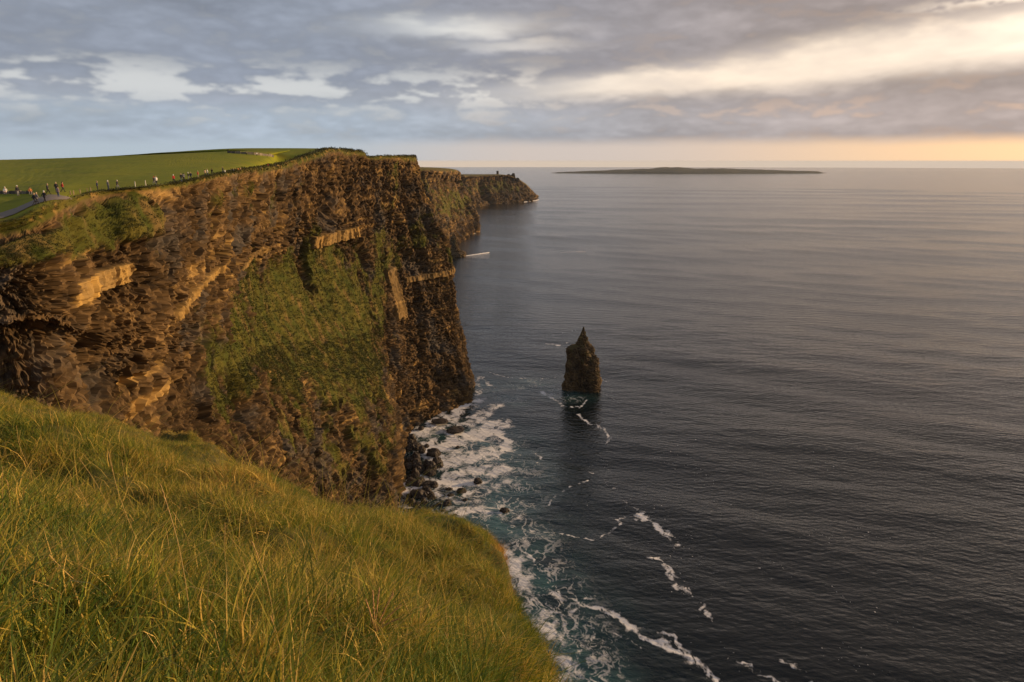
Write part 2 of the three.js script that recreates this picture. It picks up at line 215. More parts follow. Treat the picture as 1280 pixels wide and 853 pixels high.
const MAIN = [
  down([wd(-420, 300, 203), wd(-300, 190, 200), wd(-170, 110, 196.5), wd(-112, 76, 192.5), wd(-104, 70, 191.5), wd(-99, 69, 188, 0.7), wd(-95, 69, 181, 0.4), wd(-93, 70, 168, 0.2), wd(-90, 71, 150)]),
  down([pt(-110, 203, 420), pt(-110, 202, 310), pt(-110, 226, 150), pt(-110, 269, 99), pt(-110, 296, 93), pt(-110, 326, 88, 0.95), pt(-110, 356, 86, 0.4), pt(-108, 420, 87, 0.1), pt(-105, 520, 90)]),
  down([pt(0, 202, 420), pt(0, 200.5, 330), pt(0, 224, 165), pt(0, 266, 103), pt(0, 289, 97), pt(0, 314, 92, 0.95), pt(0, 345, 90, 0.4), pt(0, 405, 91, 0), pt(0, 490, 94)]),
  down([pt(60, 200, 420), pt(60, 198.7, 330), pt(60, 220, 180), pt(59, 248.5, 112), pt(62, 268, 106), pt(66, 300, 102, 0.95), pt(70, 338, 99, 0.4), pt(75, 400, 99, 0), pt(80, 495, 102)]),
  down([pt(120, 198, 420), pt(125, 196.4, 330), pt(120, 215, 195), pt(117, 237.5, 138), pt(119, 245, 132), pt(125, 284, 126, 0.7), pt(130, 330, 122, 0.22), pt(135, 410, 121, 0), pt(140, 515, 122)]),
  down([pt(215, 194, 430), pt(215, 193, 345), pt(210, 208, 240), pt(212, 227, 160), pt(215, 232, 156), pt(216, 262, 151, 0.35), pt(215, 310, 148, 0.12), pt(215, 400, 148, 0.05), pt(215, 525, 150, 0.1)]),
  down([pt(283, 191, 450), pt(285, 189.7, 380), pt(288, 200, 310), pt(290, 212.5, 243), pt(294, 216, 238), pt(292, 245, 234, 0.3), pt(285, 300, 231, 0.1), pt(275, 375, 229, 0.42), pt(290, 460, 227, 0.62), pt(325, 560, 225, 0.3)]),
  [wd(-260, 520, 204), pt(345, 187.3, 440), pt(345, 193.5, 412), pt(349, 203, 386), pt(354, 207, 378), pt(354, 236, 374, 0.28), pt(346, 290, 370, 0.1), pt(326, 340, 366, 0.62), pt(350, 430, 345, 0.82), pt(392, 515, 326, 0.45), toe(432, 720, 0.1)],
  [wd(-300, 540, 203), wd(-235, 510, 206), wd(-185, 494, 208), pt(392, 186.2, 480), pt(411, 189.5, 470), pt(414, 215, 466, 0.15), pt(414, 270, 464, 0.1), pt(410, 330, 462, 0.68), pt(440, 420, 449, 0.9), pt(482, 500, 440, 0.5), toe(501, 643, 0.05)],
  [wd(-310, 600, 202), wd(-245, 575, 205), wd(-200, 560, 206), pt(424, 187.8, 534), pt(441, 190.6, 529), pt(443, 215, 526, 0.1), pt(446, 270, 522, 0.15), pt(456, 325, 517, 0.5), pt(476, 410, 510, 0.55), pt(491, 480, 508, 0.1), toe(510, 548, 0)],
  [wd(-305, 612, 202), wd(-240, 588, 205), wd(-190, 572, 206), pt(440, 190, 556), pt(455, 192.3, 549), pt(457, 215, 546, 0.1), pt(460, 268, 542, 0.15), pt(468, 322, 537, 0.5), pt(486, 405, 531, 0.3), pt(501, 475, 528, 0), toe(518, 538, 0)],
  [wd(-303, 622, 201.5), wd(-237, 598, 204), wd(-185, 580, 204), pt(447, 196, 566), pt(460, 197, 557), pt(462, 216, 554, 0.1), pt(465, 267, 550, 0.15), pt(473, 321, 545, 0.5), pt(491, 402, 540, 0.2), pt(505, 472, 536, 0), toe(521, 534, 0)],
  [wd(-300, 650, 201), wd(-230, 625, 203), wd(-170, 605, 204), pt(464, 195.2, 582), pt(478, 196.6, 576), pt(480, 215, 574, 0.25), pt(485, 265, 572, 0.2), pt(492, 318, 570, 0.5), pt(505, 395, 566, 0), pt(518, 465, 558, 0), toe(530, 525, 0)],
  [wd(-290, 700, 200), wd(-220, 690, 201), wd(-150, 660, 202), pt(500, 195.6, 622), pt(511, 197.2, 616), pt(517, 222, 614, 0.3), pt(530, 265, 612, 0.35), pt(545, 308, 610, 0.4), pt(560, 390, 604, 0), pt(573, 450, 596, 0), toe(582, 505, 0)],
  [wd(-290, 740, 199), wd(-220, 735, 200), wd(-150, 710, 201), pt(508, 196.4, 664), pt(520, 199, 655), pt(525, 225, 650, 0.25), pt(546, 268, 644, 0.3), pt(563, 310, 640, 0.3), pt(573, 390, 628, 0), pt(582, 450, 612, 0), toe(588, 500, 0)],
  [wd(-290, 790, 197), wd(-230, 780, 198), wd(-170, 760, 199), wd(-118, 725, 199), wd(-106, 712, 198), wd(-97, 706, 182, 0.3), wd(-90, 702, 160, 0.2), wd(-84, 696, 130, 0.2), wd(-70, 690, 90), wd(-56, 680, 40), wd(-44, 665, 0.2)],
  [wd(-330, 900, 194), wd(-290, 890, 195), wd(-250, 880, 196), wd(-200, 860, 197), wd(-190, 850, 196), wd(-184, 845, 180), wd(-176, 842, 160), wd(-168, 838, 130), wd(-156, 834, 90), wd(-146, 830, 40), wd(-138, 826, 0.2)],
].map(close);
const dentAt = (px, py, d, r, dep) => { const p = at(px, py, d); return [p[0], p[1], p[2], r, dep]; };
const main = landform(MAIN, 4, { metres: 1, slabs: [[106, 131, 178.3, 182.2, 0.8, 0.85], [440, 518, 147, 155, 2.0, 0.55], [290, 375, 154.5, 157.5, 1.3, 0.45], [556, 570, 76, 120, 1.5, 0.35], [575, 640, 104, 109, 1.3, 0.5], [150, 230, 166, 168.5, 0.8, 0.6]], dents: [dentAt(409, 248, 466, 13, 11), dentAt(456, 322, 518, 9, 9), dentAt(538, 282, 612, 11, 9), dentAt(198, 408, 148, 3, 4), dentAt(345, 245, 372, 9, 6), dentAt(330, 245, 350, 6, 5), dentAt(285, 500, 227, 11, 9), dentAt(300, 545, 227, 9, 8), dentAt(100, 430, 117, 5, 3.5), dentAt(500, 500, 520, 9, 6), dentAt(415, 545, 340, 8, 5)] });
const rockMat = matte({ roughness: 0.9 });
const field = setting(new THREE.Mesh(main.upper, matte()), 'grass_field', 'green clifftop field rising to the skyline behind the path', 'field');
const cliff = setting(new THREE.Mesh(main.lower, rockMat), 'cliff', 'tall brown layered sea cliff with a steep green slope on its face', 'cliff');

// two farther headlands
const H2 = [
  [wd(-620, 1600, 190), wd(-420, 1580, 189), wd(-330, 1560, 188), wd(-320, 1550, 170, 0.4), wd(-290, 1545, 110, 0.5), wd(-255, 1540, 40), wd(-240, 1535, 0)],
  [wd(-560, 1800, 190), wd(-380, 1780, 189), pt(530, 211.3, 1745), pt(535, 225, 1740, 0.3), pt(546, 262, 1715, 0.5), pt(556, 297, 1690, 0.1), toe(562, 316)],
  [wd(-520, 2000, 188), wd(-330, 1990, 186), pt(552, 211.6, 1960), pt(556, 228, 1955, 0.3), pt(565, 258, 1935, 0.6), pt(574, 284, 1915, 0.1), toe(579, 302)],
  [wd(-480, 2180, 184), wd(-300, 2170, 182), pt(567, 212, 2150), pt(569, 228, 2145, 0.3), pt(580, 252, 2125, 0.6), pt(590, 274, 2100, 0.1), toe(593, 293)],
  [wd(-460, 2280, 182), wd(-300, 2270, 180), pt(570, 213, 2240), pt(577, 230, 2235, 0.3), pt(589, 252, 2220, 0.4), pt(597, 274, 2195), toe(599, 289)],
  [wd(-500, 2600, 176), wd(-350, 2590, 174), wd(-260, 2560, 170), wd(-250, 2555, 160), wd(-230, 2550, 110), wd(-205, 2545, 40), wd(-195, 2540, 0)],
].map(close);
const h2 = landform(H2, 2, { far: 1.5, step: 1.0, minU: 14, minV: 8, dents: [dentAt(575, 240, 2190, 24, 24), dentAt(583, 268, 2100, 14, 10)] });
const H3 = [
  [wd(-900, 3000, 150), wd(-640, 2950, 148), wd(-400, 2900, 146), wd(-390, 2895, 130, 0.4), wd(-365, 2890, 80, 0.5), wd(-335, 2885, 30), wd(-325, 2880, 0)],
  [wd(-700, 3450, 146), wd(-500, 3420, 144), pt(585, 219.6, 3370), pt(587, 224, 3365, 0.3), pt(590, 238, 3345, 0.45), pt(594, 250, 3320, 0), toe(597, 259)],
  [wd(-600, 3650, 142), wd(-400, 3600, 140), pt(606, 219, 3530), pt(607, 224, 3525, 0.3), pt(609, 237, 3500, 0.5), pt(611, 248, 3470, 0), toe(612, 256.5)],
  [wd(-400, 3850, 132), wd(-220, 3800, 130), pt(629, 218.3, 3670), pt(630, 223, 3660, 0.3), pt(633, 236, 3635, 0.5), pt(634, 247, 3600, 0), toe(636, 254.5)],
  [wd(-200, 4000, 118), wd(-60, 3950, 115), pt(645, 222.5, 3780), pt(647, 227, 3770, 0.3), pt(650, 238, 3745, 0.4), pt(653, 247, 3710, 0), toe(654, 253)],
  [wd(30, 4100, 90), wd(60, 4050, 88), pt(657, 230, 3900), pt(660, 235, 3890, 0.2), pt(665, 241, 3870, 0.2), pt(668, 247, 3850), toe(669, 251)],
  [wd(120, 4300, 20), wd(130, 4250, 16), wd(140, 4200, 12), wd(145, 4195, 10), wd(148, 4190, 8), wd(150, 4185, 4), wd(152, 4180, -1)],
].map(close);
const h3 = landform(H3, 2, { far: 2, step: 0.9, minU: 10, minV: 6, dents: [dentAt(605, 240, 3470, 36, 36), dentAt(614, 249, 3480, 26, 28)] });
setting(new THREE.Mesh(mergeGeometries([flatten(h2.upper), h2.lower]), rockMat), 'headland', 'middle headland with a dark cave hollow beyond the tall cliff', 'headland');
setting(new THREE.Mesh(mergeGeometries([flatten(h3.upper), h3.lower]), rockMat), 'headland', 'farthest low headland sloping to the sea below a small tower', 'headland');
console.log('cliff', main.nu, main.nv, h2.nu, h2.nv, h3.nu, h3.nv);

// low island on the horizon
{
  const prof = [[690, 0], [700, 16], [720, 26], [745, 40], [780, 62], [810, 78], [830, 96], [845, 102], [858, 92], [872, 76], [900, 80], [930, 66], [960, 58], [985, 44], [1005, 40], [1022, 30], [1032, 0]], nu = 260, nv = 21, P = new Float32Array(nu * nv * 3), C = new Float32Array(nu * nv * 3);
  const height = (p) => { let i = 0; while (i < prof.length - 2 && prof[i + 1][0] < p) i++; const t = sstep(prof[i][0], prof[i + 1][0], p); return mix(prof[i][1], prof[i + 1][1], t); };
  for (let j = 0; j < nv; j++) for (let i = 0; i < nu; i++) {
    const px = mix(689, 1033, i / (nu - 1)), t = j / (nv - 1) * 2 - 1, d = 13700 + t * 1100 * (0.35 + 0.65 * Math.sin(Math.PI * i / (nu - 1))), p = at(px, 215, d), sea = -(p[0] ** 2 + d * d) / (2 * EARTH);
    const h = height(px) * Math.max(0, 1 - Math.abs(t) ** 3) * (1 + 0.35 * fbm(p[0] / 420, 3, d / 420, 4)) + (Math.abs(t) > 0.98 ? -12 : 3 * noise(p[0] / 60, 1, d / 60));
    P.set([p[0], sea + h, -d], (j * nu + i) * 3);
    C.set(mixc([0.045, 0.052, 0.03], [0.075, 0.07, 0.05], clamp(0.5 + fbm(p[0] / 200, 7, d / 200, 3))), (j * nu + i) * 3);
  }
  setting(new THREE.Mesh(sheet(P, nu, nv, C), rockMat), 'island', 'long low grey island lying on the horizon', 'island');
}

// ------------------------------------------------------------------ the sea
const seaMat = (() => {
  const wavesTile = (n, tile, count, lmin, lmax, seed, spread, head) => {             // periodic sea surface heights
    const r = rng(seed), H = new Float32Array(n * n), comps = [];
    while (comps.length < count) { const L = lmin * (lmax / lmin) ** r(), a = head + (r() + r() + r() - 1.5) * spread, kx = Math.round(Math.cos(a) * tile / L), ky = Math.round(Math.sin(a) * tile / L); if (kx || ky) comps.push([kx, ky, 6.2832 * r(), tile / Math.hypot(kx, ky)]); }
    const S = new Float32Array(n); for (let i = 0; i < n; i++) S[i] = Math.sin(6.283185 * i / n);
    for (const [kx, ky, ph, L] of comps) { const o = Math.round(ph / 6.2832 * n), A = L ** 1.05; for (let j = 0; j < n; j++) for (let i = 0; i < n; i++) { const s = S[(((kx * i + ky * j + o) % n) + n) % n]; H[j * n + i] += A * (s - 0.25 * s * s); } }
    return H;
  };
  const wrap = (t) => { t.wrapS = t.wrapT = THREE.RepeatWrapping; t.magFilter = THREE.LinearFilter; t.needsUpdate = true; return t; };
  const n = 1024, tileA = 41, A = wavesTile(n, tileA, 70, 0.5, 6, 3, 1.0, 1.35), dA = new Uint8Array(n * n * 4); let mn = 1e9, mx = -1e9;
  for (const h of A) { mn = Math.min(mn, h); mx = Math.max(mx, h); }
  for (let i = 0; i < n * n; i++) { const q = (A[i] - mn) / (mx - mn) * 255; dA[i * 4] = dA[i * 4 + 1] = dA[i * 4 + 2] = q; dA[i * 4 + 3] = 255; }
  const bump = wrap(new THREE.DataTexture(dA, n, n)); bump.repeat.set(1 / tileA, 1 / tileA);
  const tileB = 293, B = wavesTile(n, tileB, 90, 3, 20, 9, 0.95, 1.42), dB = new Uint8Array(n * n * 4); let sq = 0;
  const gx = (i, j) => B[j * n + ((i + 1) % n)] - B[j * n + ((i + n - 1) % n)], gy = (i, j) => B[((j + 1) % n) * n + i] - B[((j + n - 1) % n) * n + i];
  for (let j = 0; j < n; j += 3) for (let i = 0; i < n; i += 3) sq += gx(i, j) ** 2 + gy(i, j) ** 2;
  const kB = 0.046 / Math.sqrt(sq / (n * n / 9));
  for (let j = 0; j < n; j++) for (let i = 0; i < n; i++) { const o = (j * n + i) * 4, a = -gx(i, j) * kB, b = -gy(i, j) * kB, L = Math.hypot(a, b, 1); dB[o] = (a / L * 0.5 + 0.5) * 255; dB[o + 1] = (b / L * 0.5 + 0.5) * 255; dB[o + 2] = (1 / L * 0.5 + 0.5) * 255; dB[o + 3] = 255; }
  const normal = wrap(new THREE.DataTexture(dB, n, n)); normal.repeat.set(1 / tileB, 1 / tileB); normal.rotation = 0.05;
  // foam: traced lines and patches on the water, torn into lace by noise
  const N = 2048, X0 = -125, X1 = 225, D0 = 170, D1 = 900, foam = new Float32Array(N * N), murk = new Float32Array(N * N);
  const cell2 = (x, d) => [(x - X0) / (X1 - X0) * N, (d - D0) / (D1 - D0) * N], sx = N / (X1 - X0), sd = N / (D1 - D0);
  const splat = (buf, a, b, w0, w1, s) => {       // one stretch of a streak, in metres
    const m = Math.max(w0, w1) * 2, [i0, j0] = cell2(Math.min(a[0], b[0]) - m, Math.min(-a[2], -b[2]) - m), [i1, j1] = cell2(Math.max(a[0], b[0]) + m, Math.max(-a[2], -b[2]) + m), ex = b[0] - a[0], ed = a[2] - b[2], L = ex * ex + ed * ed + 1e-6;
    for (let j = Math.max(0, Math.floor(j0)); j < Math.min(N, j1); j++) for (let i = Math.max(0, Math.floor(i0)); i < Math.min(N, i1); i++) {
      const x = X0 + (i + 0.5) / sx, d = D0 + (j + 0.5) / sd, wob = 2.4 * noise(x / 9, 3, d / 9) + 1.1 * noise(x / 3, 8, d / 3), t = clamp(((x - a[0]) * ex + (d + a[2]) * ed) / L), w = mix(w0, w1, t) * (w0 > 9 ? 1 : 0.6 + 0.95 * Math.abs(noise(x / 12, 15, d / 14)) + 0.35 * noise(x / 4, 11, d / 4)), q = Math.hypot(x - a[0] - ex * t + wob, d + a[2] - ed * t + wob * 1.4) / w;
      const f = s * Math.exp(-q * q * 1.2); if (f > buf[j * N + i]) buf[j * N + i] = f;
    }
  };
  const streak = (pts, w0, w1, s = 1, buf = foam) => { const p = pts.map((q) => onSea(q[0], q[1])); for (let k = 0; k < p.length - 1; k++) splat(buf, p[k], p[k + 1], mix(w0, w1, k / (p.length - 1)), mix(w0, w1, (k + 1) / (p.length - 1)), s); };
  // surf under the cliff
  streak([[520, 545], [560, 520], [592, 500]], 18, 14, 1.2); streak([[545, 560], [590, 545], [625, 530]], 28, 16, 1.3); streak([[530, 610], [570, 600], [615, 585]], 26, 20, 1.25); streak([[540, 650], [585, 640], [625, 640]], 18, 14, 1);
  streak([[560, 575], [600, 570], [628, 560]], 24, 18, 1.2); streak([[575, 625], [610, 615], [632, 605]], 18, 14, 0.95); streak([[560, 545], [600, 520], [622, 505]], 14, 10, 1.0); streak([[590, 520], [612, 530], [635, 550]], 9, 6, 1.5); streak([[598, 492], [600, 470], [612, 480]], 8, 6, 0.9); streak([[560, 665], [610, 690], [640, 710], [655, 740]], 18, 10, 1.15); streak([[640, 700], [650, 690], [668, 705], [655, 715], [640, 708]], 3, 3, 1);
  streak([[600, 640], [640, 655], [660, 690]], 8, 7, 0.75); streak([[640, 660], [655, 640], [665, 620]], 4, 3, 0.7); streak([[690, 745], [720, 760], [700, 790], [740, 800]], 5, 5, 0.8); streak([[655, 745], [675, 770], [690, 800], [712, 853]], 9, 12, 0.95); streak([[690, 790], [720, 800], [745, 830]], 10, 8, 0.7); streak([[500, 640], [515, 655], [560, 665]], 12, 12, 1);
  streak([[607, 464], [628, 470], [663, 473], [709, 470]], 3, 2.5, 0.85); streak([[677, 489], [695, 500], [705, 507], [726, 508], [733, 500]], 4, 2.2, 1.05); streak([[723, 517], [733, 528], [755, 535], [762, 549], [755, 560]], 2.4, 2.2, 1);
  streak([[628, 521], [649, 515], [674, 518]], 1.6, 1.4, 0.7); streak([[670, 565], [677, 570], [672, 577]], 2, 1.6, 0.95); streak([[726, 581], [740, 591], [733, 602], [712, 609], [691, 623], [684, 637]], 2.6, 1.7, 0.9); streak([[765, 581], [751, 591], [758, 605], [772, 612]], 1.4, 1.4, 0.8);
  streak([[680, 668], [716, 671], [741, 677], [759, 668], [774, 657], [770, 650], [795, 646]], 1.8, 2.2, 1); streak([[795, 646], [813, 652], [831, 668], [846, 682]], 4.5, 4, 1.15); streak([[780, 628], [800, 640], [815, 650]], 2.5, 2, 0.8);
  streak([[810, 696], [838, 714], [853, 732], [878, 761], [889, 779]], 3.2, 1.6, 1); streak([[830, 708], [845, 735], [862, 745]], 3.6, 2, 1); streak([[698, 743], [724, 757], [752, 765], [781, 779], [803, 797], [831, 808], [853, 818], [878, 836], [903, 860]], 2.8, 4.4, 1.15); streak([[790, 785], [840, 800], [860, 815]], 3, 3, 0.9);
  streak([[921, 829], [957, 844], [980, 856]], 1.6, 2, 0.95); streak([[975, 829], [996, 836], [1020, 858]], 1.8, 2.2, 1.05); streak([[680, 765], [709, 772], [731, 754], [745, 748]], 3, 2.4, 0.9); streak([[640, 670], [660, 665], [700, 672]], 1.8, 1.5, 0.8); streak([[770, 792], [800, 812], [770, 815], [745, 825]], 1.6, 1.8, 0.8);
  streak([[684, 430], [700, 432], [712, 428]], 5, 4, 0.85); streak([[690, 420], [720, 414]], 1.6, 1.2, 0.8); streak([[748, 472], [762, 476]], 4, 2, 0.85); streak([[750, 490], [765, 497], [772, 502]], 1.4, 1.2, 0.8); streak([[640, 478], [660, 490], [700, 490], [720, 498]], 4, 5, 0.55); streak([[600, 540], [640, 545], [655, 575], [645, 600]], 4, 3, 0.7); streak([[650, 640], [665, 655], [690, 665]], 3, 2, 0.6);
  streak([[632, 634], [640, 640]], 2.6, 2.2, 1.2);
  streak([[550, 545], [600, 560], [620, 600], [610, 650], [640, 700], [680, 780], [715, 853]], 42, 30, 1, murk); streak([[660, 480], [715, 495]], 24, 22, 0.7, murk); streak([[610, 480], [640, 500]], 20, 20, 0.5, murk); streak([[700, 770], [740, 800]], 16, 18, 0.7, murk);
  const cd = new Uint8Array(N * N * 4), rd = new Uint8Array(N * N * 4), enc = (v) => 255 * (v <= 0.0031308 ? v * 12.92 : 1.055 * v ** (1 / 2.4) - 0.055);
  const deep = [0.0025, 0.0062, 0.0075], teal = [0.035, 0.10, 0.10], white = [0.74, 0.73, 0.72];
  for (let j = 0; j < N; j++) for (let i = 0; i < N; i++) {
    const o = j * N + i, x = X0 + (i + 0.5) / sx, d = D0 + (j + 0.5) / sd, edge = Math.min(1, Math.min(i, j, N - 1 - i, N - 1 - j) / 40);
    let f = foam[o] * edge * (0.82 + 0.55 * noise(x / 8, 12, d / 10)), m = murk[o] * edge, cover = 0;
    if (f > 0.04 || m > 0.04) {
      const wx = 5 * noise(x / 11, 1, d / 11) + 2 * noise(x / 4, 7, d / 4), wd2 = 5 * noise(x / 11, 9, d / 11) + 2 * noise(x / 4, 17, d / 4);
      const lace = 0.62 * (1 - Math.abs(noise((x + wx) / 5.5, 2, (d + wd2) / 7.5)) * 2.1) + 0.5 * (1 - Math.abs(noise((x + wx) / 2.1, 5, (d + wd2) / 2.9)) * 2.1) + 0.25 * noise(x / 0.9, 3, d / 1.1);
      cover = Math.max(sstep(0.46, 0.98, f * (0.62 + 0.55 * lace) + 0.12 * noise(x / 0.5, 1, d / 0.7) * f), 0.7 * sstep(0.72, 1.12, lace + 0.5 * noise(x / 15, 2, d / 15)) * clamp(m * 1.5 - 0.35));
      m *= 0.55 + 0.6 * noise((x + wx) / 16, 4, (d + wd2) / 16);
    }
    const fleck = sstep(0.60, 0.75, noise(x / 1.3, 8, d / 1.6)) * sstep(0.12, 0.35, noise(x / 34 + 3, 6, d / 34)) * sstep(700, 350, d) * sstep(20, 60, x) * edge;
    cover = Math.max(cover, 0.75 * fleck);
    const c = mixc(mixc(deep, teal, clamp(m)), white, cover * 0.95);
    cd[o * 4] = enc(c[0]); cd[o * 4 + 1] = enc(c[1]); cd[o * 4 + 2] = enc(c[2]); cd[o * 4 + 3] = 255;
    rd[o * 4] = rd[o * 4 + 1] = rd[o * 4 + 2] = 255 * mix(0.12, 0.9, cover); rd[o * 4 + 3] = 255;
  }
  const place = (t) => { t.wrapS = t.wrapT = THREE.ClampToEdgeWrapping; t.magFilter = THREE.LinearFilter; t.repeat.set(1 / (X1 - X0), 1 / (D1 - D0)); t.offset.set(-X0 / (X1 - X0), -D0 / (D1 - D0)); t.needsUpdate = true; return t; };
  const map = place(new THREE.DataTexture(cd, N, N)); map.colorSpace = THREE.SRGBColorSpace;
  const rough = place(new THREE.DataTexture(rd, N, N));
  return new THREE.MeshPhysicalMaterial({ color: 0xffffff, map, roughness: 1, roughnessMap: rough, metalness: 0, ior: 1.333, bumpMap: bump, bumpScale: 0.34, normalMap: normal, normalScale: new THREE.Vector2(1, 1), side: THREE.DoubleSide });
})();
{
  const az = [], rr = []; for (let a = -180; a < -52; a += 6) az.push(a); for (let a = -52; a < 52; a += 0.2) az.push(a); for (let a = 52; a <= 180.01; a += 6) az.push(a);
  for (let r = 30; r < 150; r *= 1.12) rr.push(r); for (let r = 150; r < 6000; r *= 1.0085) rr.push(r); for (let r = 6000; r < 66000; r *= 1.025) rr.push(r);
  const nu = az.length, nv = rr.length, P = new Float32Array(nu * nv * 3), UV = new Float32Array(nu * nv * 2), r = rng(8), comps = [];
  for (let k = 0; k < 26; k++) { const L = 14 * (95 / 14) ** r(), a = 1.42 + (r() + r() + r() - 1.5) * 0.75; comps.push([Math.cos(a) * 6.283 / L, Math.sin(a) * 6.283 / L, 6.283 * r(), L, 0.0019 * L]); }
  for (let k = 0; k < 16; k++) { const L = 110 * (620 / 110) ** r(), a = 1.42 + (r() + r() + r() - 1.5) * 0.6; comps.push([Math.cos(a) * 6.283 / L, Math.sin(a) * 6.283 / L, 6.283 * r(), L, 0.0011 * L]); }
  for (let j = 0; j < nv; j++) for (let i = 0; i < nu; i++) {
    const a = az[i] * Math.PI / 180, x = rr[j] * Math.sin(a), d = rr[j] * Math.cos(a), grid = Math.max(rr[j] * (rr[j] < 6000 ? 0.0085 : 0.025), 1); let h = -rr[j] * rr[j] / (2 * EARTH);
    if (rr[j] > 140 && rr[j] < 20000) for (const [kx, kd, ph, L, A] of comps) if (L > grid * 3) h += A * sstep(grid * 3, grid * 5, L) * Math.sin(kx * x + kd * d + ph);
    P.set([x, h, -d], (j * nu + i) * 3); UV.set([x, d], (j * nu + i) * 2);
  }
  setting(new THREE.Mesh(sheet(P, nu, nv, null, UV), seaMat), 'sea', 'dark rippled sea reaching the horizon with foam under the cliffs', 'sea');
  console.log('sea', nu, nv);
}
//PART3
// ------------------------------------------------------------------ the grassy brow in front
const BRINK = [[-420, 392, 32], [-200, 440, 29], [0, 497, 26], [100, 523, 25], [200, 556, 24], [265, 578, 23], [330, 600, 22], [400, 634, 21], [500, 655, 20], [560, 668, 18.5], [600, 688, 16.5], [628, 716, 14], [645, 748, 12], [660, 790, 10], [690, 856, 8], [715, 920, 6.5], [760, 1010, 5]]
  .map(([px, py, d]) => { const r = ray(px, py); return [r[0] / r[2], -r[1] / r[2], d]; });
function brink(q) { q = clamp(q, BRINK[0][0], BRINK[BRINK.length - 1][0]); let i = 0; while (i < BRINK.length - 2 && BRINK[i + 1][0] < q) i++; const t = (q - BRINK[i][0]) / (BRINK[i + 1][0] - BRINK[i][0]); return [mix(BRINK[i][1], BRINK[i + 1][1], t), mix(BRINK[i][2], BRINK[i + 1][2], t)]; }
const QMAX = BRINK[BRINK.length - 1][0], EYE_ABOVE = 1.25, brow = { y: 0, e: 0, b: 0 };
function browAt(x, d) {
  const dd = Math.max(d, 1.5), q = x / dd, [tan, ds] = brink(q);
  let drop = EYE_ABOVE + (tan - EYE_ABOVE / ds) * (d > 0 ? d : d * 0.3);
  const e = Math.max(0, d - ds, (x - QMAX * dd) * 1.0);
  drop += 0.40 * e + 0.075 * e * e;
  const h = (0.42 + 0.5 * sstep(4, 14, d)) * fbm(x / 1.6, 3, d / 1.9, 3) + 0.75 * noise(x / 5.0 + 9, 1, d / 6.0) * sstep(3, 9, d) + 0.5 * sstep(4, 9, d) * (sstep(-0.15, 0.15, noise(x / 4.2 + 3, 5, (d + 0.5 * x) / 2.6)) - 0.5) + 0.13 * noise(x / 0.55, 6, d / 0.55);
  brow.y = Math.max(EYE - drop + h * (1 - sstep(4, 20, e)), -6); brow.e = e; brow.b = ds - d;
  return brow;
}
function onBrow(px, py) { const r = ray(px, py); for (let d = 1; d < 40; d += 0.02) { const x = r[0] / r[2] * d, y = EYE + r[1] / r[2] * d; if (y < browAt(x, d).y) return [x, browAt(x, d).y, -d]; } return null; }
{
  const xs = [], ds = []; for (let x = -75; x < -24; x += 1.5) xs.push(x); for (let x = -24; x < 3; x += 0.13) xs.push(x); for (let x = 3; x <= 60; x += 1.5) xs.push(x);
  for (let d = -14; d < 1; d += 0.8) ds.push(d); for (let d = 1; d < 29; d += 0.13) ds.push(d); for (let d = 29; d < 90; d += 1.5) ds.push(d);
  const nu = xs.length, nv = ds.length, P = new Float32Array(nu * nv * 3), C = new Float32Array(nu * nv * 3);
  for (let j = 0; j < nv; j++) for (let i = 0; i < nu; i++) {
    const x = xs[i], d = ds[j], b = browAt(x, d), y = b.y, n = fbm(x / 1.1, 2, d / 1.1, 3), e = b.e + 0.7 * n;
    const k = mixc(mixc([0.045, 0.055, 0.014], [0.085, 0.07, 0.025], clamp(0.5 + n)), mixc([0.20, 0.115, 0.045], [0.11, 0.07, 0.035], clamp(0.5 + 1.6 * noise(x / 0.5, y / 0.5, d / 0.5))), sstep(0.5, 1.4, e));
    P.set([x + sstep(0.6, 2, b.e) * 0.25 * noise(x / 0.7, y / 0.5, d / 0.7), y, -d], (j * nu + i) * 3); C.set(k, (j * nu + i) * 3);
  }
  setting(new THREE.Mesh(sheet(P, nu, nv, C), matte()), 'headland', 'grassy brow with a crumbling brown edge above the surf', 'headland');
}
// grass: tufts of curved blades
const WIND = [-0.75, 0.25];
function blade(out, col, r, { rad, hMin, hMax, width, bend }, color) {
  const a = 6.2832 * r(), q = rad * Math.sqrt(r()), bx = q * Math.cos(a), bz = q * Math.sin(a), h = mix(hMin, hMax, r() * r()), la = a + (r() - 0.5) * 2.4, lean = h * bend * (0.35 + 0.95 * r()), lx = Math.cos(la) * lean + WIND[0] * h * 0.35, lz = Math.sin(la) * lean + WIND[1] * h * 0.35, w = width * (0.6 + 0.8 * r()), fa = 6.2832 * r(), wx = Math.cos(fa) * w / 2, wz = Math.sin(fa) * w / 2, droop = 0.15 + 0.55 * r() * r(), n = 4;
  let p0 = null;
  for (let k = 0; k <= n; k++) {
    const t = k / n, s = 1 - t * t * 0.92, x = bx + lx * t * t, z = bz + lz * t * t, y = h * (t - droop * t * t * t) - 0.03, L = [x - wx * s, y, z - wz * s], R = [x + wx * s, y, z + wz * s];
    if (p0) { if (k < n) { out.push(...p0[0], ...p0[1], ...R, ...p0[0], ...R, ...L); for (let i = 0; i < 6; i++) col.push(...color); } else { out.push(...p0[0], ...p0[1], x, y, z); for (let i = 0; i < 3; i++) col.push(...color); } }
    p0 = [L, R];
  }
}
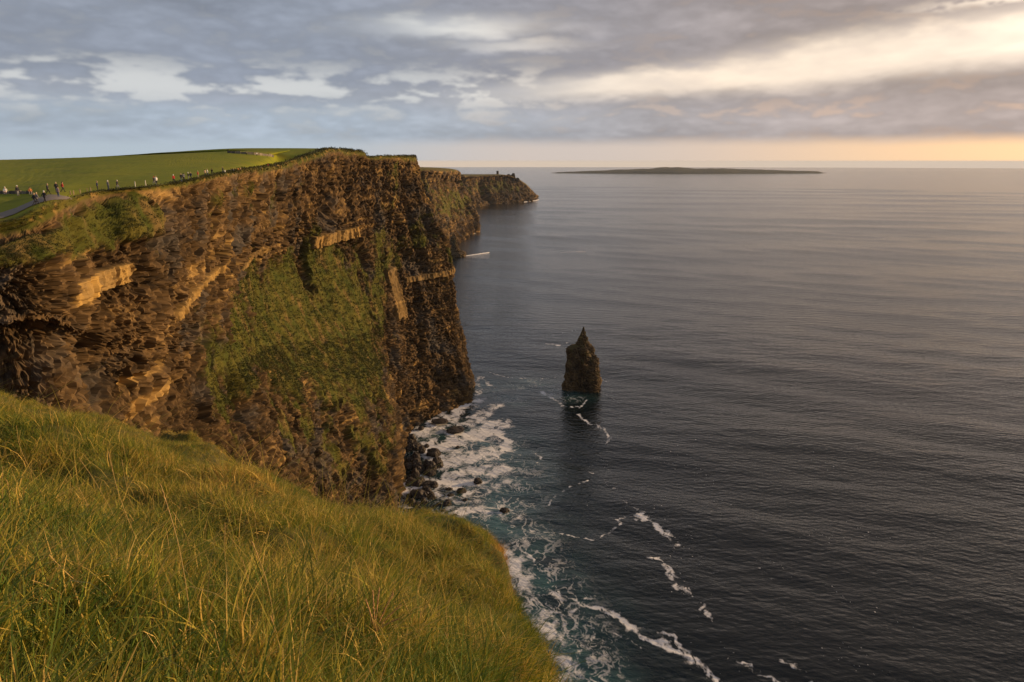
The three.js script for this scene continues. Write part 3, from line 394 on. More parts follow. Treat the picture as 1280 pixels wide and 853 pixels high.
function tuft(seed, count, shape, palette) {
  const r = rng(seed), pos = [], col = [];
  for (let i = 0; i < count; i++) { const p = palette[Math.floor(r() * palette.length)], v = 0.75 + 0.5 * r(); blade(pos, col, r, shape, [p[0] * v, p[1] * v, p[2] * v]); }
  const g = new THREE.BufferGeometry(); g.setAttribute('position', new THREE.Float32BufferAttribute(pos, 3)); g.setAttribute('color', new THREE.Float32BufferAttribute(col, 3)); g.computeVertexNormals();
  return g;
}
const cG = [0.10, 0.15, 0.014], cG2 = [0.19, 0.215, 0.02], cY = [0.38, 0.31, 0.035], cS = [0.62, 0.42, 0.10], cO = [0.42, 0.24, 0.06];
const grassMat = new THREE.MeshPhysicalMaterial({ color: 0xffffff, vertexColors: true, roughness: 0.75, transmission: 0.34, thickness: 0, specularIntensity: 0.4, side: THREE.DoubleSide });
const SHORT = { rad: 0.10, hMin: 0.07, hMax: 0.24, width: 0.005, bend: 0.55 }, LONG = { rad: 0.11, hMin: 0.12, hMax: 0.46, width: 0.0065, bend: 0.8 }, DRY = { rad: 0.10, hMin: 0.10, hMax: 0.36, width: 0.0038, bend: 0.75 };
const KINDS = [
  ...[1, 2, 3].map((s) => tuft(100 + s, 46, LONG, [cG, cG, cG2, cG, cY])), ...[1, 2].map((s) => tuft(200 + s, 46, SHORT, [cG, cG2, cG2, cY])),
  ...[1, 2, 3].map((s) => tuft(300 + s, 44, LONG, [cG2, cY, cY, cS, cG])), ...[1, 2, 3].map((s) => tuft(400 + s, 38, DRY, [cS, cS, cY, cO, cG2])),
  ...[1, 2].map((s) => tuft(500 + s, 9, { rad: 0.12, hMin: 0.35, hMax: 0.75, width: 0.007, bend: 0.9 }, [cS, cY, cY, cG2, cS])),
];
{
  const places = KINDS.map(() => []), r = rng(4242), m = new THREE.Matrix4(), q = new THREE.Quaternion(), e = new THREE.Euler(), v = new THREE.Vector3(), s3 = new THREE.Vector3();
  for (const [d0, d1, c, sz] of [[0.9, 5, 0.068, 0.92], [5, 11, 0.078, 0.72], [11, 33, 0.09, 0.58], [-3, 31, 0.15, 0.95]]) for (let d = d0; d < d1; d += c) for (let x = d0 < 0 ? -26 : -1.05 * d - 1; x < Math.max(0.22 * d, 0) + 0.6; x += c) {
    const X = x + (r() - 0.5) * c * 1.6, D = d + (r() - 0.5) * c * 1.6, b = browAt(X, D), y = b.y, ed = b.e, rimDry = 0.55 * (1 - sstep(0.2, 3, b.b)) * sstep(-0.12, -0.01, X / D);
    const k0 = r(), k1 = r(), k2 = r(), k3 = r(), k4 = r();
    if (ed > 1.5 + k0 * 4 || (ed > 0.5 && k0 < 0.3 + 0.2 * ed)) continue;
    const p = toPx([X, y + 0.2, -D]), shown = D > 0.9 && p[0] >= -90 && p[1] <= 960;
    if (d0 < 0 ? shown || Math.hypot(X, D) < 1.7 || (D < 4 && X > -0.05 * D) : !shown || (D < 4 && p[0] > 610) || (D < 1.8 && p[0] > 420)) continue;
    const dry = fbm(X / 2.4 + 3, 1, D / 2.8, 3) + 0.35 * noise(X / 0.7, 4, D / 0.7) + 0.30 * sstep(-0.6, 0.4, ed === 0 ? -1 : ed) * 1.4 - 0.05 + 0.16 * sstep(14, 24, D) + rimDry;
    const kind = dry > 0.2 ? 8 + Math.floor(k1 * 3) : dry > -0.08 ? 5 + Math.floor(k1 * 3) : k1 < 0.6 ? Math.floor(k1 * 5) : 3 + Math.floor(k2 * 2);
    if (k3 < 0.08 && ed === 0 && X < -0.05 * D - 0.3 && D > 2.4 && D < 13) { const sl = 0.75 + 0.5 * k2; e.set((k2 - 0.5) * 0.3, 6.2832 * k4, 0.1); q.setFromEuler(e); v.set(X, y, -D); s3.set(sl, sl, sl); places[11 + (k1 < 0.5 ? 0 : 1)].push([m.compose(v, q, s3).clone(), 0.8 + 0.4 * k1]); }
    const s = sz * (0.6 + 0.7 * k3) * (1 + 0.7 * noise(X / 0.9, 9, D / 0.9));
    e.set((k2 - 0.5) * 0.5 + 0.1, 6.2832 * k4, (k0 - 0.5) * 0.5 + 0.12); q.setFromEuler(e); v.set(X, y - 0.01, -D); s3.set(s, s * (0.9 + 0.4 * k0), s);
    places[kind].push([m.compose(v, q, s3).clone(), 0.8 + 0.4 * k2, kind > 7 ? clamp(rimDry * 1.6) : 0]);
  }
  let total = 0; const tint = new THREE.Color(), box = new THREE.Group();
  places.forEach((list, k) => { if (!list.length) return; const im = new THREE.InstancedMesh(KINDS[k], grassMat, list.length); list.forEach(([mm, t, o = 0], i) => { im.setMatrixAt(i, mm); im.setColorAt(i, tint.setRGB(t, t * (1 - 0.22 * o), t * (1 - 0.4 * o))); }); im.name = k < 5 ? 'green_grass' : k < 8 ? 'mixed_grass' : 'dry_grass'; im.userData.kind = 'stuff'; box.add(im); total += list.length; });
  setting(box, 'meadow_grass', 'long green and straw coloured grass covering the near brow', 'grass', 'stuff');
  // the same kind of grass on the steep green slope and the bank of the cliff
  const L2 = [[], []], nu = main.nu;
  for (let n = 0; n < 120000; n++) {
    const i = Math.floor(r() * (nu - 2)), j = main.rimAt - 24 + Math.floor(r() * (main.nv - main.rimAt + 22)), o = j * nu + i; if (main.G[o] < 0.45 || r() > main.G[o]) continue;
    const a = r(), b = r(), P = main.P, X = P[o * 3] * (1 - a) + P[o * 3 + 3] * a, Y = P[o * 3 + 1] * (1 - b) + P[(o + nu) * 3 + 1] * b, Z = P[o * 3 + 2] * (1 - b) + P[(o + nu) * 3 + 2] * b, dist = Math.hypot(X, Z), p = toPx([X, Y, Z]);
    if (p[0] < -40 || p[1] > 680) continue;
    const s = clamp(dist / 150, 0.8, 3) * (0.7 + 0.7 * r()), t = fbm(X / 9, Y / 12, Z / 9, 3);
    e.set((r() - 0.5) * 0.6, 6.28 * r(), -0.5 + (r() - 0.5) * 0.5); q.setFromEuler(e); v.set(X, Y, Z); s3.set(s * 1.5, s, s * 1.5);
    L2[t > 0.12 ? 1 : 0].push([m.compose(v, q, s3).clone(), 0.6 + 0.5 * r()]);
  }
  const slope = new THREE.Group();
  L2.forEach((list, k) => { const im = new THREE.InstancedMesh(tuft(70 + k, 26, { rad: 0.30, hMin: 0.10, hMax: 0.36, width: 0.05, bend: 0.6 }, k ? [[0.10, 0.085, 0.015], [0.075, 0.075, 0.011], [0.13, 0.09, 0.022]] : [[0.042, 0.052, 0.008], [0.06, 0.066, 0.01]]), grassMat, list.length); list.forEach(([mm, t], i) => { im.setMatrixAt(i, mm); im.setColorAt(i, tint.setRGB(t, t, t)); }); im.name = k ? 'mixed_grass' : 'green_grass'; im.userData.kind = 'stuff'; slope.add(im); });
  setting(slope, 'slope_grass', 'rough green grass growing on the steep slope of the tall cliff', 'grass', 'stuff');
  console.log('tufts', total, L2[0].length, L2[1].length);
}
// single dry stems that stand out of the grass
const stemMat = matte({ roughness: 0.7 }), plain = (g, c) => { const n = g.attributes.position.count, a = new Float32Array(n * 3); for (let i = 0; i < n; i++) a.set(c, i * 3); g.setAttribute('color', new THREE.BufferAttribute(a, 3)); return g; };
function stalk(basePx, tipPx, curve, radius, color, head) {
  const b = onBrow(...basePx); if (!b) return; const d = -b[2], t = at(tipPx[0], tipPx[1], d - 0.12), g = new THREE.Group(); g.position.set(...b);
  const B = new THREE.Vector3(0, -0.03, 0), T = new THREE.Vector3(t[0] - b[0], t[1] - b[1], t[2] - b[2]), side = new THREE.Vector3(T.y, -T.x, 0).normalize().multiplyScalar(curve * T.length());
  const line = new THREE.CatmullRomCurve3([B, B.clone().lerp(T, 0.35).add(side), B.clone().lerp(T, 0.72).addScaledVector(side, 0.9), T]);
  part(plain(new THREE.TubeGeometry(line, 14, radius, 5), color), stemMat, 'stem', g);
  if (head) {
    const r = rng(Math.round(tipPx[0] * 7 + tipPx[1])), gs = [];
    for (let k = 0; k < head.n; k++) { const u = 1 - head.len * r(), p = line.getPoint(clamp(u)), dir = line.getTangent(clamp(u)), c = new THREE.ConeGeometry(0.0022 * head.w, 0.02 * head.w * (0.7 + 0.7 * r()), 4); c.translate(0, 0.01 * head.w, 0); dir.x += (r() - 0.5) * head.open; dir.y += (r() - 0.3) * head.open * 0.5; dir.z += (r() - 0.5) * head.open; c.applyQuaternion(new THREE.Quaternion().setFromUnitVectors(new THREE.Vector3(0, 1, 0), dir.normalize())); c.translate(p.x, p.y, p.z); gs.push(c); }
    part(plain(mergeGeometries(gs), head.color ?? [0.36, 0.22, 0.10]), stemMat, 'seed_head', g);
  }
  return g;
}
const straw = [0.46, 0.32, 0.12], thin = { n: 16, len: 0.16, w: 0.8, open: 0.7 };
for (const [bx, by, tx, ty, c, h] of [[66, 618, 20, 532, -0.10, 0], [214, 745, 135, 565, -0.05, 1], [236, 838, 201, 607, 0.04, 1], [213, 740, 207, 660, 0.02, 0], [301, 788, 281, 655, -0.04, 1], [341, 822, 315, 677, 0.05, 1], [146, 752, 61, 694, -0.06, 0], [153, 668, 98, 572, 0.03, 1], [211, 862, 183, 792, 0.05, 0], [296, 862, 268, 788, -0.03, 0], [316, 765, 303, 700, 0.02, 0], [517, 816, 503, 748, 0.05, 0], [533, 832, 526, 764, -0.04, 1], [10, 668, 3, 585, -0.03, 1], [14, 660, 8, 600, 0.02, 1], [120, 668, 98, 610, 0.04, 0], [172, 655, 152, 575, -0.02, 1], [156, 576, 151, 547, 0.03, 0], [240, 705, 216, 640, 0.06, 0], [88, 752, 40, 726, 0.12, 0], [375, 745, 366, 690, 0.04, 1], [398, 720, 390, 668, 0.03, 1], [420, 812, 408, 730, -0.04, 0], [352, 840, 338, 770, 0.03, 1], [565, 838, 556, 790, 0.03, 0], [268, 655, 262, 610, 0.03, 1], [60, 735, 20, 690, 0.05, 0], [330, 700, 318, 640, -0.03, 1]]) {
  const s = stalk([bx, by], [tx, ty], c, h ? 0.0016 : 0.0021, straw, h ? thin : null);
  if (s) tag(s, 'tall_dry_grass', h ? 'thin straw coloured grass stem with a small seed head above the brow' : 'bare straw coloured grass stem leaning over the green grass', 'grass stem', h ? 'seeding stems on the brow' : 'bare stems on the brow').userData.kind = 'thing';
}
{
  const r = rng(64), g = new THREE.Group(), b = onBrow(470, 822), d = -b[2]; g.position.set(...b);
  const to = (px, py) => { const t = at(px, py, d - 0.1); return new THREE.Vector3(t[0] - b[0], t[1] - b[1], t[2] - b[2]); };
  const top = to(469, 790);
  part(plain(new THREE.TubeGeometry(new THREE.CatmullRomCurve3([new THREE.Vector3(0, -0.03, 0), to(470, 805), top]), 8, 0.0028, 5), straw), stemMat, 'stem', g);
  for (const [tx, ty] of [[466, 741], [474, 736], [491, 743], [501, 757], [458, 752], [499, 774]]) {
    const end = to(tx, ty), mid = top.clone().lerp(end, 0.5); mid.y += 0.01; const line = new THREE.CatmullRomCurve3([top, mid, end]), gs = [new THREE.TubeGeometry(line, 6, 0.0012, 4)];
    for (let k = 0; k < 46; k++) { const u = 0.25 + 0.75 * r(), p = line.getPoint(u), dir = line.getTangent(u), c = new THREE.ConeGeometry(0.0028, 0.024 * (0.6 + 0.7 * r()), 4); c.translate(0, 0.01, 0); dir.x += (r() - 0.5) * 0.6; dir.y += (r() - 0.4) * 0.5; dir.z += (r() - 0.5) * 0.6; c.applyQuaternion(new THREE.Quaternion().setFromUnitVectors(new THREE.Vector3(0, 1, 0), dir.normalize())); c.translate(p.x, p.y, p.z); gs.push(c); }
    part(plain(mergeGeometries(gs.map((q) => q.toNonIndexed())), [0.40, 0.23, 0.11]), stemMat, 'spikelet', g);
  }
  tag(g, 'dry_grass_plume', 'brown feathery seed plume fanning out above the brow grass', 'grass plume').userData.kind = 'thing';
}

// ------------------------------------------------------------------ rocks in the sea
function stack(rows, dc, depth, nA, nH, k) {       // rows: [py, left px, right px] of the outline
  const P = new Float32Array((nA + 1) * nH * 3), C = new Float32Array((nA + 1) * nH * 3), o = onSea(rows[rows.length - 1][1], rows[rows.length - 1][0]);
  for (let j = 0; j < nH; j++) {
    const f = j / (nH - 1) * (rows.length - 1), i0 = Math.min(Math.floor(f), rows.length - 2), t = f - i0, R = [0, 1, 2].map((q) => mix(rows[i0][q], rows[i0 + 1][q], t)), L = at(R[1], R[0], dc), Q = at(R[2], R[0], dc), cx = (L[0] + Q[0]) / 2, rad = (Q[0] - L[0]) / 2, y = L[1];
    for (let i = 0; i <= nA; i++) {
      const a = (i % nA) / nA * 6.283185, ca = Math.cos(a), sa = Math.sin(a), sq = 1 + 0.10 * Math.cos(4 * (a + 0.5)), x = cx + ca * rad * sq, z = -dc + sa * rad * depth * sq, q = rock(x, y, z, 1.0, 0.5), w = Math.min(1, rad / 5) * k;
      const dd = (clamp(q.d * 1.15, -4.2, 3.2) + 0.9) * w, n = (j * (nA + 1) + i) * 3, stain = fbm(x / 5, y / 9, z / 5, 3);
      P.set([x + ca * dd, y + 0.3 * dd, z + sa * dd], n);
      let c = mixc([0.026, 0.022, 0.018], [0.20, 0.135, 0.065], clamp(0.26 + 0.9 * (q.tone - 0.4) + 0.7 * stain)); c = mixc(c, [0.07, 0.075, 0.025], sstep(0.1, 0.4, stain + (y > 25 ? 0.12 : -0.1)) * 0.5);
      C.set(c, n);
    }
  }
  return flatten(sheet(P, nA + 1, nH, C));
}
tag(new THREE.Mesh(stack([[408.5, 728.5, 730.5], [412, 726.5, 732], [418, 724.5, 734], [424, 722, 735], [430, 719.5, 736.5], [432, 717, 738], [434.5, 709, 741], [440, 707.5, 745], [448, 707.5, 748], [456, 706, 749], [464, 705, 750], [472, 704, 750.5], [480, 702, 751.5], [489, 702, 752]], -onSea(727, 489)[2] + 11, 0.8, 200, 170, 0.9), rockMat), 'sea_stack', 'lone dark sea stack with a pointed top standing in open water', 'sea stack');
tag(new THREE.Mesh(stack([[293, 566, 569], [300, 564, 571], [308, 562, 573], [313, 561, 576], [317, 560, 582], [324, 560, 584]], -onSea(570, 321)[2] + 8, 1, 60, 50, 1.2), rockMat), 'sea_stack', 'small dark rock stack at the waterline beside the tall cliff corner', 'sea stack');
const boulders = [1, 2, 3, 4, 5].map((s) => {
  const g = new THREE.IcosahedronGeometry(1, 9), p = g.attributes.position, C = new Float32Array(p.count * 3);
  for (let i = 0; i < p.count; i++) {
    let x = p.getX(i), y = p.getY(i), z = p.getZ(i); const c = worley(x * 1.5 + s * 9, y * 1.5, z * 1.5), id = c.id, q = 1 + (id - 0.5) * 0.35 + 0.3 * fbm(x * 1.3 + s * 5, y * 1.3, z * 1.3, 4) + 0.06 * noise(x * 9 + s, y * 9, z * 9);
    p.setXYZ(i, x * q, y * q, z * q); C.set(mixc([0.030, 0.027, 0.024], [0.085, 0.066, 0.05], clamp(0.35 + 0.5 * id * noise(x * 3, y * 3 + s, z * 3) + 0.3 * noise(x * 7, y * 7, z * 7))), i * 3);
  }
  g.setAttribute('color', new THREE.BufferAttribute(C, 3)); g.computeVertexNormals(); return g;
});
const wetMat = matte({ roughness: 0.5 });
let bk = 0;
function boulder(px, py, w, h, label, group) {       // w, h: metres across and above the water
  const p = onSea(px, py), m = new THREE.Mesh(boulders[bk % 5], wetMat), r = rng(900 + bk++); m.position.set(p[0], h * 0.18, p[2] - w * 0.3); m.scale.set(w * 0.55, h * 0.85, w * (0.4 + 0.2 * r())); m.rotation.y = 6.28 * r();
  tag(m, 'boulder', label, 'boulder', group);
}
boulder(541, 570, 8, 4, 'broad dark boulder with a smaller one leaning behind it in the surf'); boulder(546, 584, 9.5, 4.5, 'largest dark boulder standing in the white surf below the green slope'); boulder(631, 643, 5, 3, 'lone dark rock ringed by foam out from the foot of the cliff');
boulder(569, 540, 13, 1.2, 'wide flat reef rock awash in surf under the cliff corner'); boulder(549, 529, 11, 1.2, 'low reef rock at the foot of the cliff corner, behind the flat reef'); boulder(522, 650, 12, 4, 'long dark rock at the near end of the boulder beach');
for (const [px, py, w, h] of [[597, 604, 5.5, 2], [577, 617, 5.2, 2.6], [561, 614, 4, 1.5], [559, 634, 4.5, 2.4], [548, 634, 3.5, 2], [554, 643, 4.6, 2], [568, 649, 4.5, 2], [581, 627, 3, 1.2], [563, 621, 4, 1.2], [535, 642, 4.5, 2], [533, 559, 3.5, 1.5], [526, 537, 5, 1.6], [522, 531, 4, 1.4], [542, 610, 6, 3], [560, 628, 3, 1.2], [572, 560, 2.6, 1]]) boulder(px, py, w, h, 'small dark wet rock poking out of the white surf', 'small rocks in the surf');
{ const r = rng(55); for (let k = 0; k < 46; k++) { const t = r(), px = mix(506, 514, t) + r() * mix(12, 32, Math.sin(t * 3)), py = mix(548, 650, t); boulder(px, py, 4 + 6 * r() * r(), 2 + 3 * r(), 'dark boulder heaped on the beach at the foot of the cliff', 'boulders heaped along the foot of the cliff'); } }

// white water where swell meets the far shore
const foamMat = new THREE.MeshStandardMaterial({ color: new THREE.Color().setRGB(0.62, 0.6, 0.58), roughness: 0.9, side: THREE.DoubleSide });
function surf(pts, width, height, label) {
  const P = pts.map((q) => new THREE.Vector3(...onSea(...q))), line = new THREE.CatmullRomCurve3(P), n = 60, m = 7, A = new Float32Array(n * m * 3);
  for (let i = 0; i < n; i++) { const p = line.getPoint(i / (n - 1)), w = width * Math.sin(Math.PI * (i + 0.3) / n) ** 0.6 * (0.5 + 0.9 * Math.abs(noise(i * 0.31, 2, p.x / 40))); for (let j = 0; j < m; j++) { const t = j / (m - 1) * 2 - 1, k = j * n + i; A.set([p.x + 2 * noise(i * 0.5, j, 3), p.y - 0.6 + height * (1 - t * t) * (0.6 + 0.8 * Math.abs(noise(i * 0.7, j * 0.6, 9))), p.z + t * w], k * 3); } }
  tag(new THREE.Mesh(sheet(A, n, m), foamMat), 'breaking_wave', label, 'wave');
}
surf([[566, 321.5], [578, 320.5], [592, 318.5], [612, 315.5]], 9, 1.6, 'long white wave line running out from the small stack beside the cliff corner');
surf([[700, 316.3], [715, 315.2], [732, 314.6]], 8, 1.5, 'short white breaking crest alone on the open sea');
surf([[564, 300], [580, 296], [597, 291.5]], 13, 2, 'white surf along the foot of the middle headland');
surf([[655, 252.8], [668, 251], [674, 249.8]], 22, 3, 'white surf at the tip of the farthest headland');

// ruined watchtower and crags on the farthest headland
{
  const p = at(622, 219.4, 3660), g = new THREE.Group(); g.position.set(p[0], p[1] - 3, p[2]); const c = [0.07, 0.06, 0.05];
  part(plain(new THREE.CylinderGeometry(6.6, 7.8, 22, 4, 6).rotateY(0.6), c), rockMat, 'wall', g).position.y = 11;
  part(plain(new THREE.CylinderGeometry(7.4, 7.1, 3, 4).rotateY(0.6), c), rockMat, 'parapet', g).position.y = 23.4;
  tag(g, 'watchtower', 'small square ruined tower on the farthest headland', 'tower');
  for (const [px, py, w, h, l] of [[636, 221, 26, 26, 'blunt rock crag beside the taller pinnacle on the farthest headland'], [641.5, 222, 22, 42, 'tallest rock pinnacle on the ridge of the farthest headland'], [647, 225, 22, 20, 'low rock crag on the seaward side of the farthest headland']]) { const q = at(px, py, 3750), m = new THREE.Mesh(boulders[bk++ % 5], rockMat); m.position.set(...q); m.scale.set(w / 2, h / 2, w / 2); tag(m, 'rock_crag', l, 'rock'); }
}

// ------------------------------------------------------------------ along the clifftop: path, walls, fence posts, walkers
const bins = new Map(), binKey = (x, z) => Math.floor(x / 2) * 4096 + Math.floor(z / 2);
{
  const { P, nu, rimAt } = main, last = Math.min(main.nv - 1, rimAt + 40);
  for (let j = 0; j < last; j++) for (let i = 0; i < nu - 1; i++) for (const t of [[j * nu + i, j * nu + i + nu, j * nu + i + 1], [j * nu + i + 1, j * nu + i + nu, j * nu + i + nu + 1]]) {
    const xs = t.map((o) => P[o * 3]), zs = t.map((o) => P[o * 3 + 2]); if (Math.max(...xs) < -270 || Math.min(...zs) < -560) continue;
    for (let bx = Math.floor(Math.min(...xs) / 2); bx <= Math.floor(Math.max(...xs) / 2); bx++) for (let bz = Math.floor(Math.min(...zs) / 2); bz <= Math.floor(Math.max(...zs) / 2); bz++) { const k = bx * 4096 + bz; if (!bins.has(k)) bins.set(k, []); bins.get(k).push(t); }
  }
}
function fieldY(x, z) {                           // height of the clifftop at a place
  let best = -1e3; const P = main.P;
  for (const [a, b, c] of bins.get(binKey(x, z)) ?? []) {
    const ax = P[a * 3], az = P[a * 3 + 2], bx = P[b * 3] - ax, bz = P[b * 3 + 2] - az, cx = P[c * 3] - ax, cz = P[c * 3 + 2] - az, D = bx * cz - bz * cx; if (Math.abs(D) < 1e-9) continue;
    const u = ((x - ax) * cz - (z - az) * cx) / D, v = (bx * (z - az) - bz * (x - ax)) / D; if (u < -0.001 || v < -0.001 || u + v > 1.002) continue;
    best = Math.max(best, P[a * 3 + 1] * (1 - u - v) + P[b * 3 + 1] * u + P[c * 3 + 1] * v);
  }
  return best;
}
function onField(px, py) { const r = ray(px, py); for (let d = 45; d < 540; d += 0.1) { const x = r[0] / r[2] * d, y = EYE + r[1] / r[2] * d; if (y < fieldY(x, -d)) return new THREE.Vector3(x, fieldY(x, -d), -d); } return null; }
{
  const px = [[-80, 288], [-35, 279], [0, 270.5], [20, 263.5], [38, 256], [58, 249], [74, 244.5]].map((q) => onField(...q)).filter(Boolean);
  if (px.length > 3) {
    const line = new THREE.CatmullRomCurve3(px), n = 130, m = 9, A = new Float32Array(n * m * 3), C = new Float32Array(n * m * 3);
    for (let i = 0; i < n; i++) { const p = line.getPoint(i / (n - 1)), t = line.getTangent(i / (n - 1)), w = 1.7; for (let j = 0; j < m; j++) { const s = (j / (m - 1) * 2 - 1) * w * (1 + 0.12 * noise(i * 0.3, j > 4 ? 1 : 5, 2)), x = p.x - t.z * s, z = p.z + t.x * s, k = (j * n + i) * 3; A.set([x, Math.max(fieldY(x, z), p.y - 0.7) + 0.1, z], k); C.set(mixc([0.15, 0.125, 0.105], [0.22, 0.19, 0.16], clamp(0.5 + 0.9 * fbm(x / 0.8, 1, z / 0.8, 3))), k); } }
    setting(new THREE.Mesh(sheet(A, n, m, C), matte()), 'path', 'grey gravel path along the clifftop', 'path');
  }
}
const slabCol = [[0.10, 0.09, 0.08], [0.14, 0.125, 0.105], [0.2, 0.17, 0.13]];
function wall(pts, hgt, len, label) {
  const P = pts.map((q) => onField(...q)).filter(Boolean); if (P.length < 2) return; const line = new THREE.CatmullRomCurve3(P), L = line.getLength(), n = Math.max(3, Math.round(L / len)), g = new THREE.Group(), r = rng(Math.round(L * 10)); g.position.copy(P[0]);
  for (let k = 0; k < n; k++) { const a = line.getPointAt(k / n), b = line.getPointAt((k + 1) / n), c = a.clone().lerp(b, 0.5), h = hgt * (0.75 + 0.4 * r()), geo = new THREE.BoxGeometry(a.distanceTo(b) * 0.93, h, 0.22, 3, 2, 1), q = geo.attributes.position; for (let i = 0; i < q.count; i++) q.setXYZ(i, q.getX(i) + 0.05 * (r() - 0.5), q.getY(i) + 0.09 * (r() - 0.5), q.getZ(i) + 0.05 * (r() - 0.5)); geo.computeVertexNormals(); const m = part(plain(geo, slabCol[Math.floor(r() * 3)]), rockMat, 'stone_slab', g); m.position.set(c.x - P[0].x, fieldY(c.x, c.z) + h * 0.45 - P[0].y, c.z - P[0].z); m.rotation.y = Math.atan2(-(b.z - a.z), b.x - a.x); }
  tag(g, 'stone_wall', label, 'wall');
}
wall([[-50, 243], [0, 242.5], [20, 242.5], [40, 242]], 0.55, 1.5, 'low dark stone slab wall in the grass beside the gravel path');
wall([[284, 191], [300, 192.3], [322, 194], [342, 197]], 1.2, 3, 'far stone slab wall crossing the top of the field below the skyline');
for (const [px, py, h, l] of [[88, 244, 0.7], [92, 243.5, 0.7], [100, 242, 0.75], [109, 240, 0.7], [113, 239.5, 0.7]]) { const p = onField(px, py); if (!p) continue; const m = new THREE.Mesh(plain(new THREE.BoxGeometry(0.16, h + 0.2, 0.10, 1, 3, 1), [0.30, 0.22, 0.14]), rockMat); m.geometry.translate(0, h / 2 - 0.1, 0); const q = m.geometry.attributes.position; for (let i = 0; i < q.count; i++) if (q.getY(i) > h * 0.7) q.setX(i, q.getX(i) * 0.7); m.position.copy(p); m.rotation.y = px; tag(m, 'fence_post', 'short tan stone post at the end of the gravel path', 'post', 'stone posts beside the path'); }
for (const [px, py] of [[169, 234], [182, 232.5]]) { const p = onField(px, py); if (!p) continue; const g = new THREE.CylinderGeometry(0.07, 0.09, 1.15, 7).translate(0, 0.5, 0), m = new THREE.Mesh(plain(g, [0.6, 0.55, 0.45]), rockMat); m.position.copy(p); tag(m, 'marker_post', 'pale upright marker post on the crest of the grassy bank', 'post', 'pale marker posts on the bank'); }

const POSES = {                                   // joints: [x, y, z, radius]; bones join them
  stand: { head: [0, 1.62, 0.01], hipL: [0.09, 0.92, 0], hipR: [-0.09, 0.92, 0], kneeL: [0.10, 0.5, 0.02], kneeR: [-0.10, 0.5, 0.02], footL: [0.11, 0.06, 0], footR: [-0.11, 0.06, 0], elbL: [0.27, 1.12, -0.02], elbR: [-0.27, 1.12, -0.02], handL: [0.26, 0.86, 0.08], handR: [-0.26, 0.86, 0.08] },
  walk: { head: [0, 1.61, 0.05], hipL: [0.09, 0.91, 0], hipR: [-0.09, 0.91, 0], kneeL: [0.10, 0.5, 0.18], kneeR: [-0.10, 0.48, -0.06], footL: [0.10, 0.07, 0.28], footR: [-0.10, 0.10, -0.36], elbL: [0.25, 1.12, -0.14], elbR: [-0.25, 1.12, 0.08], handL: [0.24, 0.88, -0.12], handR: [-0.23, 0.94, 0.26] },
  sit: { head: [0, 1.18, 0.03], hipL: [0.10, 0.48, 0], hipR: [-0.10, 0.48, 0], kneeL: [0.13, 0.52, 0.42], kneeR: [-0.13, 0.52, 0.42], footL: [0.12, 0.07, 0.44], footR: [-0.12, 0.07, 0.44], elbL: [0.25, 0.70, 0.08], elbR: [-0.25, 0.70, 0.08], handL: [0.14, 0.60, 0.30], handR: [-0.14, 0.60, 0.30] },
};
function figure(J) {
  const N = 56, mc = new MarchingCubes(N, new THREE.MeshBasicMaterial(), false, false, 60000), hip = [(J.hipL[0] + J.hipR[0]) / 2, J.hipL[1], J.hipL[2]], top = J.head[1], neck = [J.head[0] * 0.8, top - 0.17, J.head[2] * 0.6], chest = [neck[0], top - 0.40, neck[2] * 0.6], shL = [0.19, top - 0.26, chest[2]], shR = [-0.19, top - 0.26, chest[2]];
  const foot = (f) => [f[0], f[1] - 0.02, f[2] + 0.15];
  const bones = [[hip, chest, 0.14, 0.155], [chest, neck, 0.12, 0.065], [shL, shR, 0.075, 0.075], [neck, J.head, 0.055, 0.07], [J.head, [J.head[0], top + 0.06, J.head[2]], 0.09, 0.098], [[J.head[0], top - 0.02, J.head[2] + 0.10], [J.head[0], top + 0.02, J.head[2] + 0.09], 0.018, 0.014], [J.hipL, J.kneeL, 0.095, 0.062], [J.kneeL, J.footL, 0.06, 0.042], [J.footL, foot(J.footL), 0.045, 0.036], [J.hipR, J.kneeR, 0.095, 0.062], [J.kneeR, J.footR, 0.06, 0.042], [J.footR, foot(J.footR), 0.045, 0.036], [shL, J.elbL, 0.062, 0.048], [J.elbL, J.handL, 0.046, 0.033], [shR, J.elbR, 0.062, 0.048], [J.elbR, J.handR, 0.046, 0.033]];
  const S = 1.0, cy = 0.87;
  for (let k = 0; k < N; k++) for (let j = 0; j < N; j++) for (let i = 0; i < N; i++) {
    const x = ((i - N / 2) / (N / 2)) * S, y = ((j - N / 2) / (N / 2)) * S + cy, z = ((k - N / 2) / (N / 2)) * S; let sum = 0;
    for (const [a, b, ra, rb] of bones) { const ex = b[0] - a[0], ey = b[1] - a[1], ez = b[2] - a[2], t = clamp(((x - a[0]) * ex + (y - a[1]) * ey + (z - a[2]) * ez) / (ex * ex + ey * ey + ez * ez)), dd = Math.hypot(x - a[0] - ex * t, y - a[1] - ey * t, z - a[2] - ez * t) - mix(ra, rb, t); sum += Math.exp(-dd * 42); }
    mc.field[i + j * N + k * N * N] = Math.log(sum) / 42;
  }
  mc.isolation = 0; mc.update();
  const P = mc.positionArray.slice(0, mc.count * 3), Nn = mc.normalArray.slice(0, mc.count * 3); for (let i = 0; i < mc.count; i++) { P[i * 3] *= S; P[i * 3 + 1] = P[i * 3 + 1] * S + cy; P[i * 3 + 2] *= S; }
  return { P, Nn, hipY: hip[1], top, hands: [J.handL, J.handR] };
}
const FIG = Object.fromEntries(Object.entries(POSES).map(([k, v]) => [k, figure(v)]));
const skin = [0.42, 0.26, 0.18], personMat = matte({ roughness: 0.85 });
